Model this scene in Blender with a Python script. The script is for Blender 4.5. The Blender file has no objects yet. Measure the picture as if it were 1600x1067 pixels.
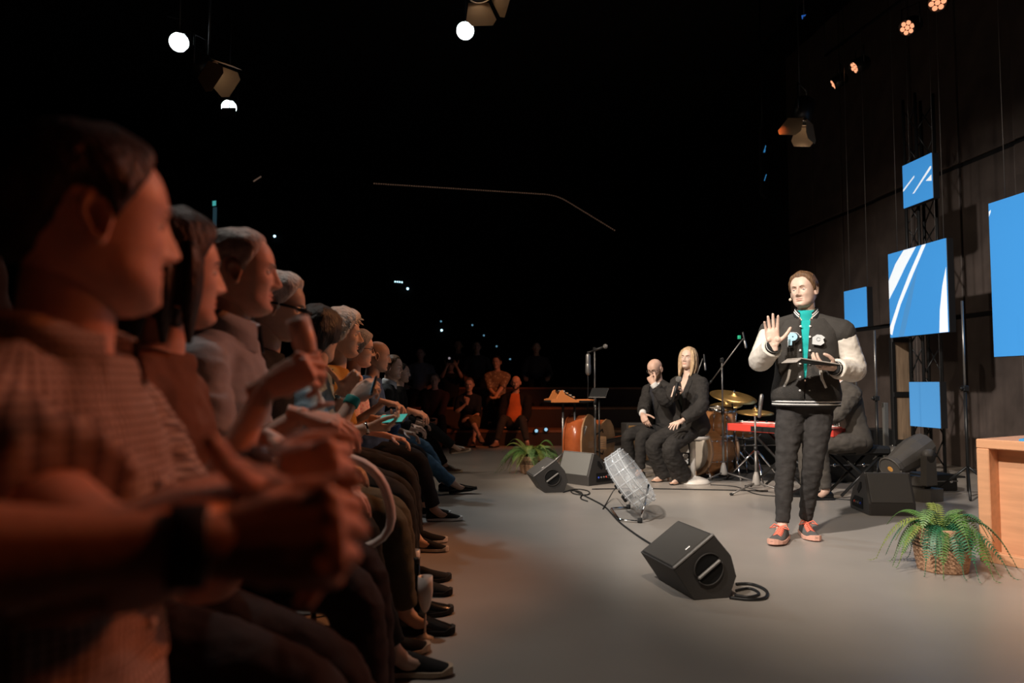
import bpy, bmesh, math, random
import numpy as np
from mathutils import Vector, Matrix, noise
random.seed(7); np.random.seed(7)
SC = bpy.context.scene
COL = SC.collection
PI = math.pi
# ------------------------------------------------------------------ camera
CAMH, FPX = 1.04, 1155.0
PITCH = math.atan(66.5 / FPX)
cd = bpy.data.cameras.new('camera'); cam = bpy.data.objects.new('camera', cd); COL.objects.link(cam)
cam.location = (0, 0, CAMH); cam.rotation_euler = (PI / 2 + PITCH, 0, 0)
cd.sensor_width = 36; cd.sensor_fit = 'HORIZONTAL'; cd.lens = 36 * FPX / 1600
cd.clip_start = 0.05; cd.clip_end = 100
cd.dof.use_dof = True; cd.dof.focus_distance = 5.4; cd.dof.aperture_fstop = 2.0
SC.camera = cam
# ------------------------------------------------------------------ view, world, lights
vs = SC.view_settings
vs.view_transform = 'Standard'; vs.look = 'None'; vs.gamma = 1; vs.exposure = 0.0; vs.use_curve_mapping = False
w = bpy.data.worlds.new('world'); SC.world = w; w.use_nodes = True
w.node_tree.nodes['Background'].inputs[0].default_value = (0.25, 0.45, 0.6, 1)
w.node_tree.nodes['Background'].inputs[1].default_value = 0.004

def spot(name, loc, target, power, color, angle, blend=0.4, radius=0.12):
    d = bpy.data.lights.new(name, 'SPOT'); o = bpy.data.objects.new(name, d); COL.objects.link(o)
    o.location = loc
    o.rotation_euler = (Vector(target) - Vector(loc)).to_track_quat('-Z', 'Y').to_euler()
    d.energy = power; d.color = color; d.spot_size = math.radians(angle); d.spot_blend = blend; d.shadow_soft_size = radius
    return o
WARM = (1.0, 0.83, 0.66); COOL = (0.80, 0.93, 1.0); RED = (1.0, 0.20, 0.06); NEUT = (1.0, 0.92, 0.84)
spot('key_light', (-2.4, 1.0, 5.6), (2.8, 6.1, 1.2), 2900, NEUT, 50, 0.9)
spot('key_light_band', (-3.2, 4.2, 5.4), (1.9, 8.3, 0.6), 1700, WARM, 34, 0.8)
spot('key_light_desk', (0.2, 0.2, 5.6), (2.9, 4.6, 0.3), 900, WARM, 44, 0.7)
spot('back_light_cool', (-3.7, 9.0, 5.0), (1.0, 5.0, 0.0), 420, COOL, 40, 0.8)
spot('audience_top', (-1.5, 3.8, 5.4), (-0.6, 2.7, 0.9), 220, NEUT, 44, 0.95)
spot('wash_red_near', (4.0, 5.2, 4.2), (-0.6, 1.0, 0.9), 540, RED, 30, 0.7)
spot('wash_red_edge', (4.5, 2.6, 3.6), (-0.4, 0.7, 0.85), 110, RED, 26, 0.8)
spot('stage_spill', (3.0, 5.0, 4.6), (-0.5, 1.4, 0.95), 85, NEUT, 30, 0.9)
spot('wash_red_mid', (3.4, 6.2, 4.6), (-1.1, 4.2, 0.9), 680, (1.0, 0.36, 0.13), 34, 0.6)
spot('wash_red_far', (3.5, 8.4, 4.6), (0.25, 12.6, 0.8), 620, (1.0, 0.24, 0.07), 24, 0.9)

# ------------------------------------------------------------------ pixel helpers (photo is 1600 x 1067)
def ray(x, y):
    u = (x - 800) / FPX; v = (533.5 - y) / FPX
    return np.array((u, math.cos(PITCH) - v * math.sin(PITCH), math.sin(PITCH) + v * math.cos(PITCH)))
def D(x, y, Y):
    d = ray(x, y); return np.array((0, 0, CAMH)) + d * (Y / d[1])
def G(x, y, z=0.0):
    d = ray(x, y); return np.array((0, 0, CAMH)) + d * ((z - CAMH) / d[2])
def A(*a): return np.array(a, float)
def nrm(v):
    v = np.asarray(v, float); n = np.linalg.norm(v); return v / n if n > 1e-9 else v
def lerp(a, b, t): return a + (b - a) * t
def sstep(x):
    x = np.clip(x, 0, 1); return x * x * (3 - 2 * x)
def Rx(a): c, s = math.cos(a), math.sin(a); return np.array(((1, 0, 0), (0, c, -s), (0, s, c)))
def Ry(a): c, s = math.cos(a), math.sin(a); return np.array(((c, 0, s), (0, 1, 0), (-s, 0, c)))
def Rz(a): c, s = math.cos(a), math.sin(a); return np.array(((c, -s, 0), (s, c, 0), (0, 0, 1)))
def rad(d): return math.radians(d)
def basis(z, up=(0, 0, 1)):
    z = nrm(z); x = np.cross(up, z)
    if np.linalg.norm(x) < 1e-4: x = np.cross((0, 1, 0), z)
    x = nrm(x); return np.stack((x, np.cross(z, x), z), 1)

# ------------------------------------------------------------------ materials
MATS = {}
def mat(name, col=(.5, .5, .5), rough=.6, metal=0., bump=0., bscale=40., var=0., vscale=8., emit=0., alpha=1., trans=0., spec=.5, coat=0., stretch=(1, 1, 1), ior=1.45, sheen=0.):
    if name in MATS: return MATS[name]
    m = bpy.data.materials.new(name); m.use_nodes = True; nt = m.node_tree; b = nt.nodes['Principled BSDF']
    c4 = (*col, 1); b.inputs['Base Color'].default_value = c4
    b.inputs['Roughness'].default_value = rough; b.inputs['Metallic'].default_value = metal
    b.inputs['Specular IOR Level'].default_value = spec; b.inputs['IOR'].default_value = ior
    if trans: b.inputs['Transmission Weight'].default_value = trans
    if coat: b.inputs['Coat Weight'].default_value = coat
    if sheen: b.inputs['Sheen Weight'].default_value = sheen
    if emit:
        b.inputs['Emission Color'].default_value = c4; b.inputs['Emission Strength'].default_value = emit
    if var or bump:
        tc = nt.nodes.new('ShaderNodeTexCoord'); mp = nt.nodes.new('ShaderNodeMapping'); mp.inputs['Scale'].default_value = stretch
        nt.links.new(tc.outputs['Object'], mp.inputs[0])
    if var:
        n = nt.nodes.new('ShaderNodeTexNoise'); n.inputs['Scale'].default_value = vscale; n.inputs['Detail'].default_value = 5
        nt.links.new(mp.outputs[0], n.inputs[0])
        r = nt.nodes.new('ShaderNodeMapRange'); r.inputs['From Min'].default_value = .3; r.inputs['From Max'].default_value = .7
        r.inputs['To Min'].default_value = 1 - var; r.inputs['To Max'].default_value = 1 + var
        nt.links.new(n.outputs[0], r.inputs[0])
        x = nt.nodes.new('ShaderNodeVectorMath'); x.operation = 'SCALE'; x.inputs[0].default_value = col
        nt.links.new(r.outputs[0], x.inputs['Scale']); nt.links.new(x.outputs[0], b.inputs['Base Color'])
    if bump:
        n = nt.nodes.new('ShaderNodeTexNoise'); n.inputs['Scale'].default_value = bscale; n.inputs['Detail'].default_value = 4
        nt.links.new(mp.outputs[0], n.inputs[0])
        k = nt.nodes.new('ShaderNodeBump'); k.inputs['Strength'].default_value = bump; k.inputs['Distance'].default_value = .01
        nt.links.new(n.outputs[0], k.inputs['Height']); nt.links.new(k.outputs[0], b.inputs['Normal'])
    MATS[name] = m; return m
def skin(n, c): return mat('skin_' + n, c, .48, bump=.08, bscale=120, var=.10, vscale=25)
def cloth(n, c, var=.12, bump=.25, rough=.85, bscale=220): return mat('cloth_' + n, c, rough, bump=bump, bscale=bscale, var=var, vscale=18, spec=.25)
def hairm(n, c): return mat('hair_' + n, c, .5, bump=.9, bscale=60, var=.35, vscale=40, stretch=(3, 1, .6))
def plaid(n, base, l1, l2, s=38):
    k = 'plaid_' + n
    if k in MATS: return MATS[k]
    m = bpy.data.materials.new(k); m.use_nodes = True; nt = m.node_tree; b = nt.nodes['Principled BSDF']; b.inputs['Roughness'].default_value = .9
    b.inputs['Specular IOR Level'].default_value = .2
    tc = nt.nodes.new('ShaderNodeTexCoord')
    def band(dirn, sc):
        wv = nt.nodes.new('ShaderNodeTexWave'); wv.bands_direction = dirn; wv.inputs['Scale'].default_value = sc
        wv.inputs['Distortion'].default_value = .12; wv.inputs['Detail'].default_value = 1
        nt.links.new(tc.outputs['Object'], wv.inputs[0])
        r = nt.nodes.new('ShaderNodeMapRange'); r.inputs['From Min'].default_value = .45; r.inputs['From Max'].default_value = .75
        nt.links.new(wv.outputs['Fac'], r.inputs[0]); return r
    z = band('Z', s); sx = nt.nodes.new('ShaderNodeSeparateXYZ'); nt.links.new(tc.outputs['Object'], sx.inputs[0])
    at_ = nt.nodes.new('ShaderNodeMath'); at_.operation = 'ARCTAN2'; nt.links.new(sx.outputs[1], at_.inputs[0]); nt.links.new(sx.outputs[0], at_.inputs[1])
    mu = nt.nodes.new('ShaderNodeMath'); mu.operation = 'MULTIPLY'; mu.inputs[1].default_value = s * 3.; nt.links.new(at_.outputs[0], mu.inputs[0])
    si = nt.nodes.new('ShaderNodeMath'); si.operation = 'SINE'; nt.links.new(mu.outputs[0], si.inputs[0])
    mx = nt.nodes.new('ShaderNodeMapRange'); mx.inputs['From Min'].default_value = .1; mx.inputs['From Max'].default_value = .7; nt.links.new(si.outputs[0], mx.inputs[0])
    m1 = nt.nodes.new('ShaderNodeMix'); m1.data_type = 'RGBA'; m1.inputs[6].default_value = (*base, 1); m1.inputs[7].default_value = (*l1, 1)
    nt.links.new(mx.outputs[0], m1.inputs[0])
    m2 = nt.nodes.new('ShaderNodeMix'); m2.data_type = 'RGBA'; m2.inputs[7].default_value = (*l2, 1)
    h = nt.nodes.new('ShaderNodeMath'); h.operation = 'MULTIPLY'; h.inputs[1].default_value = .7
    nt.links.new(z.outputs[0], h.inputs[0]); nt.links.new(h.outputs[0], m2.inputs[0]); nt.links.new(m1.outputs[2], m2.inputs[6])
    nt.links.new(m2.outputs[2], b.inputs['Base Color']); MATS[k] = m; return m
def pattern(n, base, c2, scale=30, thr=.5):
    k = 'pattern_' + n
    if k in MATS: return MATS[k]
    m = mat(k, base, .9, spec=.2); nt = m.node_tree; b = nt.nodes['Principled BSDF']
    tc = nt.nodes.new('ShaderNodeTexCoord'); v = nt.nodes.new('ShaderNodeTexVoronoi'); v.inputs['Scale'].default_value = scale
    v.feature = 'DISTANCE_TO_EDGE'
    r = nt.nodes.new('ShaderNodeMapRange'); r.inputs['From Min'].default_value = thr * .16; r.inputs['From Max'].default_value = thr * .28
    x = nt.nodes.new('ShaderNodeMix'); x.data_type = 'RGBA'; x.inputs[6].default_value = (*c2, 1); x.inputs[7].default_value = (*base, 1)
    nt.links.new(tc.outputs['Object'], v.inputs[0]); nt.links.new(v.outputs[0], r.inputs[0]); nt.links.new(r.outputs[0], x.inputs[0])
    nt.links.new(x.outputs[2], b.inputs['Base Color']); return m
BLACK = mat('black_plastic', (.012, .012, .012), .45)
BLACKM = mat('black_metal', (.02, .02, .02), .35, .3)
CHROME = mat('chrome', (.8, .8, .8), .12, 1)
STEEL = mat('grey_steel', (.28, .27, .26), .38, .8)
WHITEP = mat('white_plastic', (.8, .78, .75), .35)
RUBBER = mat('rubber', (.015, .015, .015), .8)

# ------------------------------------------------------------------ mesh builder
class MB:
    def __init__(s): s.v = []; s.f = []; s.m = []; s.sm = []
    def add(s, vs, fs, m=0, smooth=True):
        o = len(s.v); s.v.extend([tuple(map(float, p)) for p in vs]); s.f.extend([tuple(i + o for i in f) for f in fs])
        s.m.extend([m] * len(fs)); s.sm.extend([smooth] * len(fs)); return s
    def box(s, c, size, R=None, bev=.004, m=0):
        hx, hy, hz = [k / 2 for k in size]; b = min(bev, .45 * min(size)); R = np.eye(3) if R is None else R; c = np.asarray(c, float)
        vs = []; idx = {}
        for sx in (-1, 1):
            for sy in (-1, 1):
                for sz in (-1, 1):
                    for k in range(3):
                        p = [sx * (hx - b), sy * (hy - b), sz * (hz - b)]; p[k] = (sx, sy, sz)[k] * (hx, hy, hz)[k]
                        idx[sx, sy, sz, k] = len(vs); vs.append(c + R @ np.array(p))
        fs = []
        def quad(q):
            P = [vs[i] for i in q]; n = np.cross(P[1] - P[0], P[2] - P[0]); ctr = sum(P) / len(P) - c
            fs.append(tuple(q) if np.dot(n, ctr) > 0 else tuple(reversed(q)))
        for k in range(3):
            i, j = [a for a in range(3) if a != k]
            for sg in (-1, 1):
                q = []
                for a, d in ((-1, -1), (1, -1), (1, 1), (-1, 1)):
                    t = [0, 0, 0]; t[k] = sg; t[i] = a; t[j] = d; q.append(idx[(*t, k)])
                quad(q)
            for a in (-1, 1):
                for d in (-1, 1):
                    t0 = [0, 0, 0]; t0[i] = a; t0[j] = d; t1 = list(t0); t0[k] = -1; t1[k] = 1
                    quad([idx[(*t0, i)], idx[(*t1, i)], idx[(*t1, j)], idx[(*t0, j)]])
        for sx in (-1, 1):
            for sy in (-1, 1):
                for sz in (-1, 1): quad([idx[sx, sy, sz, 0], idx[sx, sy, sz, 1], idx[sx, sy, sz, 2]])
        return s.add(vs, fs, m, False)
    def rings(s, rs, m=0, smooth=True, cap=True, closed=True):
        n = len(rs[0]); vs = [p for r in rs for p in r]; fs = []
        for i in range(len(rs) - 1):
            for j in range(n if closed else n - 1):
                k = (j + 1) % n; fs.append((i * n + j, i * n + k, (i + 1) * n + k, (i + 1) * n + j))
        if cap:
            fs.append(tuple(range(n))[::-1]); fs.append(tuple((len(rs) - 1) * n + j for j in range(n)))
        return s.add(vs, fs, m, smooth)
    def tube(s, pts, r, seg=10, m=0, cap=True, smooth=True, flat=None, up=None, round_end=False):
        P = [np.asarray(p, float) for p in pts]; n = len(P); r = [r] * n if np.isscalar(r) else list(r)
        if round_end:
            for end in (0, 1):
                e, q = (0, 1) if end == 0 else (-1, -2)
                d = nrm(P[e] - P[q]); R0 = r[e]
                add = [(P[e] + d * R0 * math.sin(t), R0 * math.cos(t)) for t in (.5, 1.0, 1.4)]
                for p_, r_ in add:
                    if end == 0: P.insert(0, p_); r.insert(0, r_)
                    else: P.append(p_); r.append(r_)
            n = len(P)
        T = [nrm(P[min(i + 1, n - 1)] - P[max(i - 1, 0)]) for i in range(n)]
        if up is None: up = (0, 0, 1) if abs(T[0][2]) < .9 else (0, 1, 0)
        N = nrm(np.cross(T[0], np.cross(up, T[0]))); rs = []
        for i in range(n):
            N = nrm(N - T[i] * np.dot(N, T[i])); B = np.cross(T[i], N)
            fl = 1 if flat is None else (flat if np.isscalar(flat) else flat[i])
            rs.append([P[i] + r[i] * (math.cos(a) * B + math.sin(a) * N * fl) for a in np.linspace(0, 2 * PI, seg, endpoint=False)])
        return s.rings(rs, m, smooth, cap)
    def lathe(s, prof, seg=24, c=(0, 0, 0), R=None, m=0, smooth=True, cap=True, sy=1.):
        R = np.eye(3) if R is None else R; c = np.asarray(c, float)
        rs = [[c + R @ np.array((r * math.cos(a), r * math.sin(a) * sy, z)) for a in np.linspace(0, 2 * PI, seg, endpoint=False)] for r, z in prof]
        return s.rings(rs, m, smooth, cap)
    def cyl(s, a, b, r, seg=12, m=0): return s.tube([a, b], r, seg, m, True, True)
    def ball(s, c, r, seg=12, m=0, R=None):
        r = (r, r, r) if np.isscalar(r) else r; R = np.eye(3) if R is None else R; c = np.asarray(c, float)
        rs = [[c + R @ np.array((r[0] * math.sin(t) * math.cos(a), r[1] * math.sin(t) * math.sin(a), -r[2] * math.cos(t))) for a in np.linspace(0, 2 * PI, seg, endpoint=False)] for t in np.linspace(.08, PI - .08, max(6, seg // 2 + 2))]
        return s.rings(rs, m)
    def prism(s, poly, z0, z1, c=(0, 0, 0), R=None, m=0, smooth=False):
        R = np.eye(3) if R is None else R; c = np.asarray(c, float)
        return s.rings([[c + R @ np.array((p[0], p[1], z)) for p in poly] for z in (z0, z1)], m, smooth)
    def sheet(s, grid, m=0, smooth=True):
        n = len(grid[0]); vs = [p for r in grid for p in r]
        return s.add(vs, [(i * n + j, i * n + j + 1, (i + 1) * n + j + 1, (i + 1) * n + j) for i in range(len(grid) - 1) for j in range(n - 1)], m, smooth)
    def mesh(s, name, mats):
        me = bpy.data.meshes.new(name); me.from_pydata(s.v, [], s.f)
        for x in (mats if isinstance(mats, (list, tuple)) else [mats]): me.materials.append(x)
        me.polygons.foreach_set('material_index', s.m); me.polygons.foreach_set('use_smooth', s.sm)
        bm = bmesh.new(); bm.from_mesh(me); bmesh.ops.recalc_face_normals(bm, faces=bm.faces); bm.to_mesh(me); bm.free()
        me.update(); return me
    def build(s, name, mats, parent=None):
        return link(name, s.mesh(name, mats), parent)
def link(name, me, parent=None):
    o = bpy.data.objects.new(name, me); COL.objects.link(o)
    if parent is not None: o.parent = parent
    return o
def tag(o, label=None, cat=None, group=None, kind=None):
    if label: o['label'] = label
    if cat: o['category'] = cat
    if group: o['group'] = group
    if kind: o['kind'] = kind
    return o
def thing(name, label, cat, loc=(0, 0, 0), rz=0., group=None):
    o = bpy.data.objects.new(name, None); COL.objects.link(o); o.location = [float(k) for k in loc]; o.rotation_euler = (0, 0, rz); o.empty_display_size = .1
    return tag(o, label, cat, group)
def copy_tree(o, parent=None):
    c = o.copy(); COL.objects.link(c); c.parent = parent
    for ch in o.children: copy_tree(ch, c)
    return c
def struct(name, mb, m, label=None, cat=None, parent=None):
    o = mb.build(name, m, parent)
    if parent is None: tag(o, label, cat, None, 'structure')
    return o
# ------------------------------------------------------------------ deferred voxel fusing (one depsgraph pass for all)
JOBS = []
def fuse(mb, voxel, done):
    me = mb.mesh('fuse', []); o = bpy.data.objects.new('fuse', me); COL.objects.link(o)
    md = o.modifiers.new('r', 'REMESH'); md.mode = 'VOXEL'; md.voxel_size = voxel; md.use_smooth_shade = True
    JOBS.append((o, done))
def run_jobs():
    bpy.context.view_layer.update(); dg = bpy.context.evaluated_depsgraph_get(); res = []
    for o, done in JOBS:
        me = o.evaluated_get(dg).to_mesh(); n = len(me.vertices); v = np.empty(n * 3); me.vertices.foreach_get('co', v)
        f = np.empty(len(me.loops), np.int32); me.loops.foreach_get('vertex_index', f)
        ls = np.empty(len(me.polygons), np.int32); me.polygons.foreach_get('loop_total', ls)
        e = np.empty(len(me.edges) * 2, np.int32); me.edges.foreach_get('vertices', e)
        st = np.concatenate(([0], np.cumsum(ls)[:-1]))
        res.append((done, v.reshape(-1, 3), [tuple(f[a:a + k]) for a, k in zip(st.tolist(), ls.tolist())], e.reshape(-1, 2)))
        o.evaluated_get(dg).to_mesh_clear()
    for o, d in JOBS:
        me = o.data; bpy.data.objects.remove(o); bpy.data.meshes.remove(me)
    JOBS.clear()
    for done, v, f, e in res: done(v, f, e)
def relax(v, e, it=3, lam=.5):
    n = len(v); deg = np.bincount(e.ravel(), minlength=n)[:, None].clip(1)
    for _ in range(it):
        s = np.stack([np.bincount(e[:, 0], v[e[:, 1], k], n) + np.bincount(e[:, 1], v[e[:, 0], k], n) for k in range(3)], 1)
        v = v + lam * (s / deg - v)
    return v
def wrinkle(v, amp, sc=(14, 14, 22), seed=0.):
    out = v.copy()
    for i, p in enumerate(v):
        q = Vector((p[0] * sc[0] + seed, p[1] * sc[1], p[2] * sc[2]))
        out[i] = p + np.array(noise.noise_vector(q)) * amp + np.array(noise.noise_vector(q * 2.3)) * amp * .4
    return out
# ------------------------------------------------------------------ human figures
def smooth_table(xs, ys, n=160, k=7):
    t = np.linspace(xs[0], xs[-1], n); y = np.interp(t, xs, ys); p = np.pad(y, k, mode='edge')
    for _ in range(2): p = np.convolve(np.pad(p, 2, mode='edge'), np.ones(5) / 5, 'valid')
    return t, p[k:-k]
ZT = [-.117, -.112, -.100, -.085, -.06, -.03, 0., .03]
_F = smooth_table(ZT, [.052, .070, .0795, .080, .081, .083, .085, .089])
_B = smooth_table(ZT, [.022, .014, -.002, -.040, -.075, -.097, -.105, -.107])
_W = smooth_table(ZT, [.018, .030, .044, .053, .062, .070, .0735, .0755])
def head_grid(nz, nt, hp):
    up = np.linspace(PI / 2 - .02, 0, max(10, nz // 3)); rows = [(.03 + .087 * math.sin(a), math.cos(a)) for a in up]
    rows += [(z, 1.) for z in np.linspace(.03, -.117, nz - len(up) + 1)[1:]]
    t = np.linspace(-PI, PI, nt, endpoint=False); ph = t - .62 * np.sin(t)
    Z = np.array([r[0] for r in rows])[:, None] * np.ones((1, nt)); S = np.array([r[1] for r in rows])[:, None]
    zc = np.clip(Z, -.117, .03)
    yf = np.interp(zc, *_F); yb = np.interp(zc, *_B); wd = np.interp(zc, *_W) * hp.get('wide', 1)
    wd = wd * (1 + (hp.get('jaw', 1) - 1) * sstep((-.02 - zc) / .06))
    c = np.where(Z > -.06, -.008, -.008 + (np.clip(-.06 - Z, 0, .06)) * .55)
    ex = .88
    s, co = np.sin(ph)[None, :] * np.ones_like(Z), np.cos(ph)[None, :] * np.ones_like(Z)
    X = wd * np.sign(s) * np.abs(s) ** ex * S
    Y = c + np.where(co > 0, yf - c, c - yb) * np.sign(co) * np.abs(co) ** ex * S
    fm = sstep((co - .05) / .3)
    g = lambda x0, z0, sx, sz: np.exp(-((np.abs(X) - x0) / sx) ** 2 - ((Z - z0) / sz) ** 2)
    ns = hp.get('nose', 1.)
    prof = np.interp(Z, [-.050, -.044, -.038, -.032, -.026, -.010, .006, .020, .03], [0, .004, .021, .0275, .0265, .018, .0095, .003, 0]) * ns
    wid = np.interp(Z, [-.045, -.03, -.01, .02], [.0125, .0115, .0085, .008])
    Y = Y + fm * (prof * np.exp(-(X / wid) ** 2) + .009 * ns * g(.0135, -.036, .0065, .007)
                  + .0045 * g(.026, .024, .018, .008) - .0125 * g(.031, .003, .0125, .009) - .004 * g(.012, .006, .007, .010)
                  + .0045 * g(.045, -.024, .016, .016) - .004 * g(.045, -.062, .014, .02)
                  + .0055 * g(0, -.0575, .017, .0045) + .006 * g(0, -.069, .015, .005) - .0045 * g(0, -.0632, .022, .0022)
                  - .004 * g(0, -.078, .02, .005) + .0065 * g(0, -.097, .016, .012) - .0025 * g(.024, -.052, .006, .012)
                  + hp.get('fat', 0) * g(.04, -.075, .025, .03))
    X = X + fm * np.sign(X) * hp.get('fat', 0) * g(.055, -.07, .03, .03)
    return X, Y, Z, ph, np.stack((X, Y, Z), -1)
def grid_mesh(mb, P, keep=None, m=0, matf=None, capped=True):
    nz, nt = P.shape[:2]; vs = P.reshape(-1, 3); fs = []; ms = []
    for i in range(nz - 1):
        for j in range(nt):
            k = (j + 1) % nt
            if keep is not None and not (keep[i, j] or keep[i, k] or keep[i + 1, j] or keep[i + 1, k]): continue
            fs.append((i * nt + j, (i + 1) * nt + j, (i + 1) * nt + k, i * nt + k)); ms.append(matf[i, j] if matf is not None else m)
    if capped:
        if keep is None or keep[0].any(): fs.append(tuple(range(nt))); ms.append(m)
        if keep is None: fs.append(tuple((nz - 1) * nt + j for j in range(nt))[::-1]); ms.append(m)
    o = len(mb.v); mb.v.extend(map(tuple, vs)); mb.f.extend([tuple(q + o for q in f) for f in fs]); mb.m.extend(ms); mb.sm.extend([True] * len(fs))
def hair_line(style, ph):
    a = np.abs(np.degrees(ph))
    tab = {'bald': ([0, 180], [.5, .5]), 'beard': ([0, 180], [.5, .5]), 'short': ([0, 22, 38, 52, 62, 74, 83, 90, 104, 118, 140, 180], [.078, .082, .074, .052, .036, .008, -.018, .026, .024, -.024, -.055, -.066]),
           'receding': ([0, 14, 34, 52, 62, 74, 83, 90, 104, 118, 140, 180], [.086, .098, .094, .062, .040, .010, -.016, .026, .024, -.024, -.055, -.066]),
           'full': ([0, 30, 50, 66, 80, 95, 115, 140, 180], [.066, .064, .040, .012, -.035, -.035, -.060, -.085, -.095]),
           'long': ([0, 30, 50, 66, 80, 95, 115, 140, 180], [.083, .072, .045, .015, -.05, -.09, -.11, -.115, -.115])}[style]
    return np.interp(a, *tab)
def hair_shell(nz, nt, hp, style, T, rough_=.004, seed=0., freq=30, side=None):
    X, Y, Z, ph, P = head_grid(nz, nt, hp); hl = hair_line(style, ph)[None, :]
    n = P - np.array((0, -.012, .015)); n /= np.linalg.norm(n, axis=-1, keepdims=True)
    mk = sstep((Z - hl) / .022)
    if style == 'beard':
        a_ = np.abs(np.degrees(ph))[None, :]; hb = np.interp(a_, [0, 12, 22, 40, 62, 78, 90, 100], [-.080, -.078, -.050, -.058, -.040, .0, .01, -.2]); mk = sstep((hb - Z) / .012) * (a_ < 98) * (Z < .0 + .02)
        mo = (a_ < 24) & (Z < -.046) & (Z > -.055); mk = np.maximum(mk, mo * .8)
    if style == 'receding': mk = mk * np.where((np.abs(ph)[None, :] < 1.2) & (Z > .09) & (np.abs(X) < .05), .75, 1)
    th = -.004 + mk * (T + .004)
    top = sstep((Z - .04) / .06); th = th * (1 + .35 * top)
    Q = P + n * th[..., None]
    for i in range(Q.shape[0]):
        for j in range(Q.shape[1]):
            if mk[i, j] > 0:
                q = Vector(P[i, j] * freq) + Vector((seed, 0, 0)); q.z *= .5
                Q[i, j] += (n[i, j] * noise.noise(q) + np.array(noise.noise_vector(q * 2.1)) * .5) * rough_ * mk[i, j]
    return Q, mk > .02
def ear(mb, side, R, o, m=0):
    gr = []
    for i, r in enumerate(np.linspace(.02, 1, 6)):
        row = []
        for a in np.linspace(0, 2 * PI, 16, endpoint=False):
            h = [.004, .004, .004, .013, .019, .007][i] if math.sin(a) < .75 or i < 4 else .010
            ly, lz = .0205 * r * math.cos(a) * (1 - .25 * (math.sin(a) < -.3)), .0345 * r * math.sin(a)
            p = np.array((side * (.0715 + h - .2 * ly - .1 * lz * 0), -.010 + ly - .12 * lz, -.004 + lz)); row.append(o + R @ p)
        gr.append(row)
    back = [o + R @ np.array((side * .064, -.012 + .012 * math.cos(a), -.004 + .022 * math.sin(a))) for a in np.linspace(0, 2 * PI, 16, endpoint=False)]
    mb.rings(gr + [back], m)
def ik(S, T, l1, l2, pole):
    d = T - S; L = np.linalg.norm(d); L2 = min(max(L, abs(l1 - l2) + .01), (l1 + l2) * .995); u = d / L
    if L > L2: T = S + u * L2
    a = (l1 * l1 - l2 * l2 + L2 * L2) / (2 * L2); h = math.sqrt(max(l1 * l1 - a * a, 0)); p = nrm(pole - u * np.dot(pole, u))
    return S + u * a + p * h, T
def bend(pts, rr=.07, n=5):
    out = [pts[0]]
    for i in range(1, len(pts) - 1):
        a, b, c = pts[i - 1], pts[i], pts[i + 1]; ra = min(rr, .45 * np.linalg.norm(b - a)); rc = min(rr, .45 * np.linalg.norm(c - b))
        p, q = b + nrm(a - b) * ra, b + nrm(c - b) * rc
        out += [(1 - t) ** 2 * p + 2 * t * (1 - t) * b + t * t * q for t in np.linspace(0, 1, n)]
    out.append(pts[-1]); return out
def resample(pts, n, t0=0., t1=1.):
    P = np.array(pts); s = np.concatenate(([0], np.cumsum(np.linalg.norm(np.diff(P, axis=0), axis=1)))); s /= s[-1]
    t = np.linspace(t0, t1, n); return [np.array([np.interp(x, s, P[:, k]) for k in range(3)]) for x in t], t
FING = [(.030, .092, (.042, .025, .021)), (.010, .096, (.046, .029, .022)), (-.011, .092, (.042, .027, .021)), (-.030, .083, (.033, .020, .018))]
CURL = {'open': [(4, 6, 4)] * 4, 'relaxed': [(18, 25, 15), (24, 30, 18), (30, 34, 20), (34, 36, 22)], 'grip': [(58, 62, 35), (62, 66, 38), (66, 66, 38), (68, 64, 36)],
        'fist': [(75, 85, 50)] * 4, 'point': [(6, 10, 6), (60, 80, 45), (66, 80, 45), (68, 80, 45)], 'clasp': [(48, 40, 20), (52, 42, 20), (56, 42, 20), (58, 40, 20)],
        'hold': [(38, 30, 18), (40, 34, 20), (44, 36, 22), (50, 40, 24)], 'lap': [(10, 14, 8), (14, 18, 10), (18, 22, 12), (22, 24, 14)]}
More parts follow.
